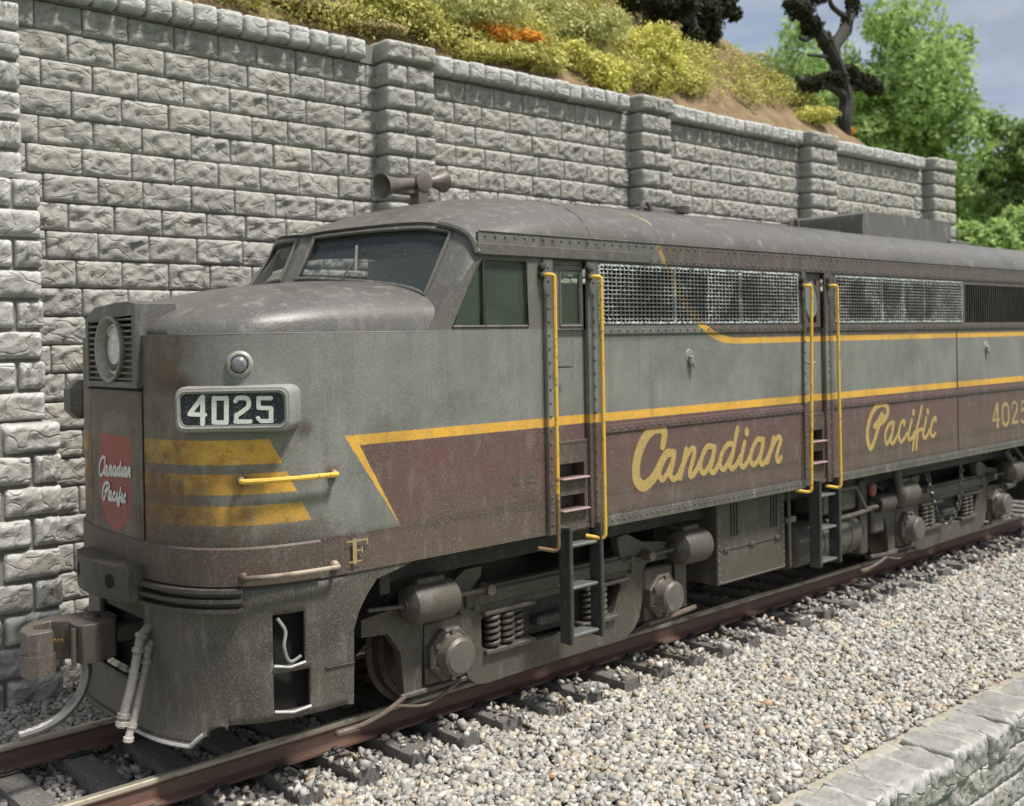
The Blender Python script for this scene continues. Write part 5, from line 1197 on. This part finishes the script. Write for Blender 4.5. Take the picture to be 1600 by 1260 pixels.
def leafmat(name, a, b, trans=.25):
    M = Mat(name, .75, 0, .15); at_ = M.attr('Col'); n_ = M.nt.nodes.new('ShaderNodeSeparateColor'); M.nt.links.new(at_.k, n_.inputs[0]); v = S(M.nt, n_.outputs[0])
    c = M.mix(v, a, b); M.color(c)
    t = M.nt.nodes.new('ShaderNodeBsdfTranslucent'); M.nt.links.new(c.k, t.inputs[0]); mx_ = M.nt.nodes.new('ShaderNodeMixShader'); mx_.inputs[0].default_value = trans
    o = M.nt.nodes['Material Output']; M.nt.links.new(M.b.outputs[0], mx_.inputs[1]); M.nt.links.new(t.outputs[0], mx_.inputs[2]); M.nt.links.new(mx_.outputs[0], o.inputs[0]); return M.m
lm_lime = leafmat('moss_lime', (.40, .39, .08), (.80, .77, .24)); lm_olive = leafmat('moss_olive', (.32, .31, .08), (.70, .66, .24)); lm_dry = leafmat('dry_tuft', (.30, .24, .10), (.58, .50, .28)); lm_or = leafmat('orange_moss', (.58, .24, .03), (.88, .48, .10)); lm_dark = leafmat('dark_needles', (.012, .014, .010), (.055, .060, .035), .05); lm_sage = leafmat('sage_moss', (.30, .31, .10), (.64, .64, .30))
lm_t1 = leafmat('fresh_leaves', (.18, .29, .08), (.54, .70, .28), .4); lm_t2 = leafmat('deep_leaves', (.12, .20, .06), (.38, .52, .20), .35)
def hill(x, y):
    b = 1.35*(y-3.72); e = .80*(24.3-x) if x < 24.3 else 3.0*(24.3-x)
    k = .35; m = -math.log(math.exp(-min(b, 30)/k)+math.exp(-min(max(e, -9), 30)/k))*k
    return max(-.9, 7.12 + m + .16*noise.noise(Vector((x*.8, y*.8, 0))) + .06*noise.noise(Vector((x*3, y*3, 1))))
Mh = Mat('hill_earth', .95); n1_ = Mh.noise(2.2, 4, .65); n2_ = Mh.noise(16, 4, .75)
c_ = Mh.mix(n1_.ss(.35, .7), (.24, .16, .09), (.36, .26, .15)); c_ = Mh.mix(n2_.ss(.5, .75)*.7, c_, (.20, .12, .065)); c_ = Mh.mix(Mh.noise(3.3, 3).ss(.55, .7)*.6, c_, (.36, .34, .13)); Mh.color(c_).bump(n2_, 1.0, .08)
mb = MB(); xs_ = [1+.35*i for i in range(100)]; ys_h = [3.65+.12*i**1.25 for i in range(60)]
mb.grid([[(x, y, hill(x, y)) for y in ys_h] for x in xs_]); ho = mb.build('hillside', Mh.m, None, kind='structure', smooth=0); ho.data.polygons.foreach_set('use_smooth', [True]*len(ho.data.polygons))
def on_hill(px_, py_):
    d = ray(px_, py_).normalized(); t = 14.0
    while t < 60:
        p = CAMP + d*t
        if p.y > 3.7 and hill(p.x, p.y) > p.z: return p
        t += .05
    return None
def bush(px_, py_, rpx, ry, mat, label, n=5000, leaf=.055, grp='mossy bushes on the hillside', yy=None, nm='bush'):
    p = on_hill(px_, py_)
    if p is None: print('NO HILL', px_, py_); return
    dep = (p-CAMP).dot(fw); r = rpx*dep/FPX; g = random.Random(int(px_*7+py_))
    cl = [((p.x, p.y, p.z), (r*.75, r*.7, r*ry*.8), n//3)]
    for i in range(7): cl.append(((p.x+g.uniform(-.7, .7)*r, p.y+g.uniform(-.5, .4)*r, p.z+g.uniform(-.45, .45)*r*ry), (r*.42, r*.4, r*ry*.42), n*2//21))
    o = foliage(nm, cl, leaf, mat, None, int(px_)); tag(o, label, 'bush', grp); return o
bush(1012, 108, 78, .95, lm_lime, 'largest bright lime green bush directly behind the coping in the middle of the wall', 16000, .05)
bush(945, 128, 48, .8, lm_lime, 'low lime bush hugging the coping left of the largest bush', 8000, .05)
bush(860, 40, 105, .5, lm_sage, 'wide pale sage green bush high on the bank', 12000, .055)
bush(700, 25, 110, .45, lm_sage, 'pale green feathery bush above the orange clump', 12000, .055)
bush(820, 92, 75, .40, lm_olive, 'olive bush along the coping right of the orange clump', 9000, .05)
bush(768, 68, 74, .34, lm_or, 'bright orange moss clump on the bank', 12000, .045, 'orange moss clumps')
bush(735, 85, 62, .35, lm_olive, 'olive moss under the orange clump by the coping', 7000, .05)
bush(600, 22, 95, .42, lm_olive, 'olive green bush behind the coping left of the first pier', 10000, .055)
bush(470, 8, 80, .32, lm_dry, 'dry straw coloured tuft at the top left edge of the bank', 8000, .05, 'dry tufts')
bush(585, 48, 55, .25, lm_dry, 'small straw tuft just left of the first pier cap', 5000, .045, 'dry tufts')
bush(548, 22, 22, .6, lm_or, 'tiny orange tuft near the straw grass at upper left', 1500, .045, 'orange moss clumps')
bush(900, 95, 55, .6, lm_lime, 'yellow green bush between the olive bush and the largest bush', 7000, .05)
bush(1205, 100, 42, .42, lm_sage, 'pale tuft near the top of the bare slope', 4500, .05)
bush(1235, 145, 38, .40, lm_sage, 'pale tuft half way down the bare slope', 4500, .05)
bush(1262, 182, 40, .45, lm_lime, 'yellow green tuft at the foot of the bare slope', 4500, .05)
bush(1165, 60, 40, .5, lm_olive, 'olive tuft under the dead tree at the top of the slope', 4000, .05)
bush(1322, 206, 16, .5, lm_or, 'rust coloured tuft at the foot of the dark twisted tree', 1500, .045, 'orange moss clumps')
gt = []
for i in range(26): 
    u = 420+i*32+rnd.uniform(-10, 10); 
    if 560 < u < 700: continue
gr = random.Random(3)
cl = []
for i in range(620):
    u = gr.uniform(240, 1350); v = 8+ (u-380)*.19 + gr.uniform(-150 if u < 960 else -60, 6)
    if v < -25 or (1085 < u < 1290 and gr.random() < .7): continue
    p = on_hill(u, v)
    if p is None: continue
    cl.append(((p.x, p.y, p.z+.06), (gr.uniform(.25, .55), .4, gr.uniform(.16, .32)), 330))
o = foliage('moss_cover', cl, .045, lm_olive, None, 77); o['kind'] = 'stuff'; o['label'] = 'low yellow green moss growing along the bank behind the coping'

# ---- dark model trees on the bank
m_bark = simple('dark_bark', (.030, .026, .022), .85, 0, .3, .15, .1, .2)
def limb(mb, pts, r0, r1, n=9):
    P = smoothline(pts, 5); m = len(P); mb.tube(P, [r0+(r1-r0)*(i/(m-1))+.12*r0*noise.noise(p*4) for i, p in enumerate(P)], n)
def dark_tree(label, limbs, pads, yv, seed, leaf=.05):
    hp_ = on_hill(limbs[0][0][0][0], limbs[0][0][0][1]-4)
    if hp_ is not None: yv = hp_.y
    print('tree y', yv)
    base = AY(*limbs[0][0][0], yv); t = thing('twisted_tree', label, 'tree', base); b = MB()
    dep = (base-CAMP).dot(fw); k = dep/FPX
    for pts, r0, r1 in limbs: limb(b, [AY(u, v, yv+dy) for (u, v, *q) in pts for dy in [q[0] if q else 0]], r0*k, r1*k)
    o = b.build('trunk', m_bark, None); reparent(o, t)
    cl = []
    for u, v, rx, rz, n in pads:
        p = AY(u, v, yv); cl.append((tuple(p), (rx*k, rx*k*.8, rz*k), n))
    foliage('crown', cl, leaf, lm_dark, t, seed); return t
dark_tree('dark twisted pine like tree standing on the bank near the far end of the wall',
 [([(1322, 212), (1320, 185), (1322, 155), (1314, 120), (1303, 90), (1296, 72)], 10, 11), ([(1303, 95), (1285, 60), (1268, 35), (1250, 12), (1240, -25)], 10, 7), ([(1298, 80), (1315, 55), (1328, 25), (1334, -10), (1350, -50)], 10, 7),
  ([(1320, 150), (1290, 132), (1262, 130), (1245, 122)], 7, 4), ([(1320, 145), (1345, 128), (1368, 128), (1380, 140)], 7, 4), ([(1302, 92), (1285, 88), (1262, 86)], 4, 2), ([(1275, 45), (1262, 62), (1250, 60)], 5, 3), ([(1325, 30), (1300, 10), (1296, -10)], 5, 3)],
 [(1268, 132, 26, 11, 1600), (1300, 125, 26, 12, 1600), (1340, 128, 28, 12, 1700), (1364, 138, 18, 12, 1100), (1325, 112, 20, 9, 900), (1250, 18, 24, 13, 1400), (1268, 42, 20, 16, 1400), (1240, 8, 20, 8, 700), (1290, 65, 13, 14, 700), (1332, 8, 14, 20, 900), (1322, 40, 10, 20, 600), (1275, -5, 24, 10, 1000)], 4.6, 11)
dark_tree('dark bushy dead looking tree at the top of the bare slope',
 [([(1092, 88), (1084, 62), (1078, 35), (1068, 5), (1060, -30)], 14, 10), ([(1086, 60), (1104, 42), (1122, 20), (1130, -10)], 8, 4), ([(1080, 40), (1050, 20), (1020, 5)], 8, 4)],
 [(1050, 8, 42, 22, 3500), (1100, 25, 34, 26, 3200), (1128, 8, 28, 20, 2200), (1080, 60, 22, 18, 1500), (1112, 52, 18, 14, 1100), (1000, 2, 38, 12, 1800), (1148, 22, 14, 12, 500)], 6.2, 12, .06)

# ---- broadleaf trees beyond
def big_tree(u, v, rpx, rzk, X, mat, label, n, seed, leaf=.28, bot=None):
    p = AX(u, v, X); dep = (p-CAMP).dot(fw); r = rpx*dep/FPX; g = random.Random(seed)
    t = thing('broadleaf_tree', label, 'tree', (p.x, p.y, -.9), 'broadleaf trees beyond the wall')
    b = MB(); P0 = Vector((p.x, p.y, -.9)); limb(b, [P0, P0.lerp(p, .5)+Vector((.2, .1, 0)), p], r*.09, r*.05)
    for i in range(5):
        a = g.uniform(0, 6.28); q = P0.lerp(p, g.uniform(.4, .8)); limb(b, [q, q+Vector((math.cos(a)*r*.3, math.sin(a)*r*.3, r*.3)), q+Vector((math.cos(a)*r*.6, math.sin(a)*r*.6, r*.7))], r*.035, r*.012, 6)
    o = b.build('trunk', m_bark2, None); reparent(o, t)
    cl = []; rz = r*rzk
    for i in range(70):
        d = Vector((g.gauss(0, 1), g.gauss(0, 1), g.gauss(0, 1))).normalized()*g.uniform(.2, .95); s_ = g.uniform(.20, .36)
        cl.append(((p.x+d.x*r, p.y+d.y*r, p.z+d.z*rz), (r*s_, r*s_, r*s_*.85), n//70))
    foliage('crown', cl, leaf, mat, t, seed); return t
m_bark2 = simple('grey_bark', (.10, .085, .065), .9, 0, .3, .1, .1, .2)
big_tree(1400, 190, 140, 1.22, 62, lm_t1, 'tall bright green leafy tree behind the dark twisted tree', 30000, 1)
big_tree(1235, 160, 118, 1.05, 70, lm_t1, 'bright green leafy tree glimpsed behind the bare slope', 24000, 2)
big_tree(1600, 270, 70, 1.9, 66, lm_t2, 'dark green leafy tree at the right edge of the view', 18000, 3)
big_tree(1500, 330, 75, 1.35, 72, lm_t2, 'lower darker green tree just past the end of the wall', 16000, 4)
big_tree(1560, 400, 80, 1.0, 58, lm_t1, 'low bright green tree at the far end of the line', 16000, 5)
big_tree(1450, 360, 90, 1.2, 80, lm_t2, 'green tree mostly hidden behind the end pier of the wall', 12000, 6)
big_tree(1640, 560, 70, .8, 50, lm_t1, 'low green tree behind the tail of the locomotive', 9000, 8)
big_tree(1330, 300, 110, 1.0, 90, lm_t2, 'dark green tree deep behind the wall and the tall bright tree', 10000, 9)
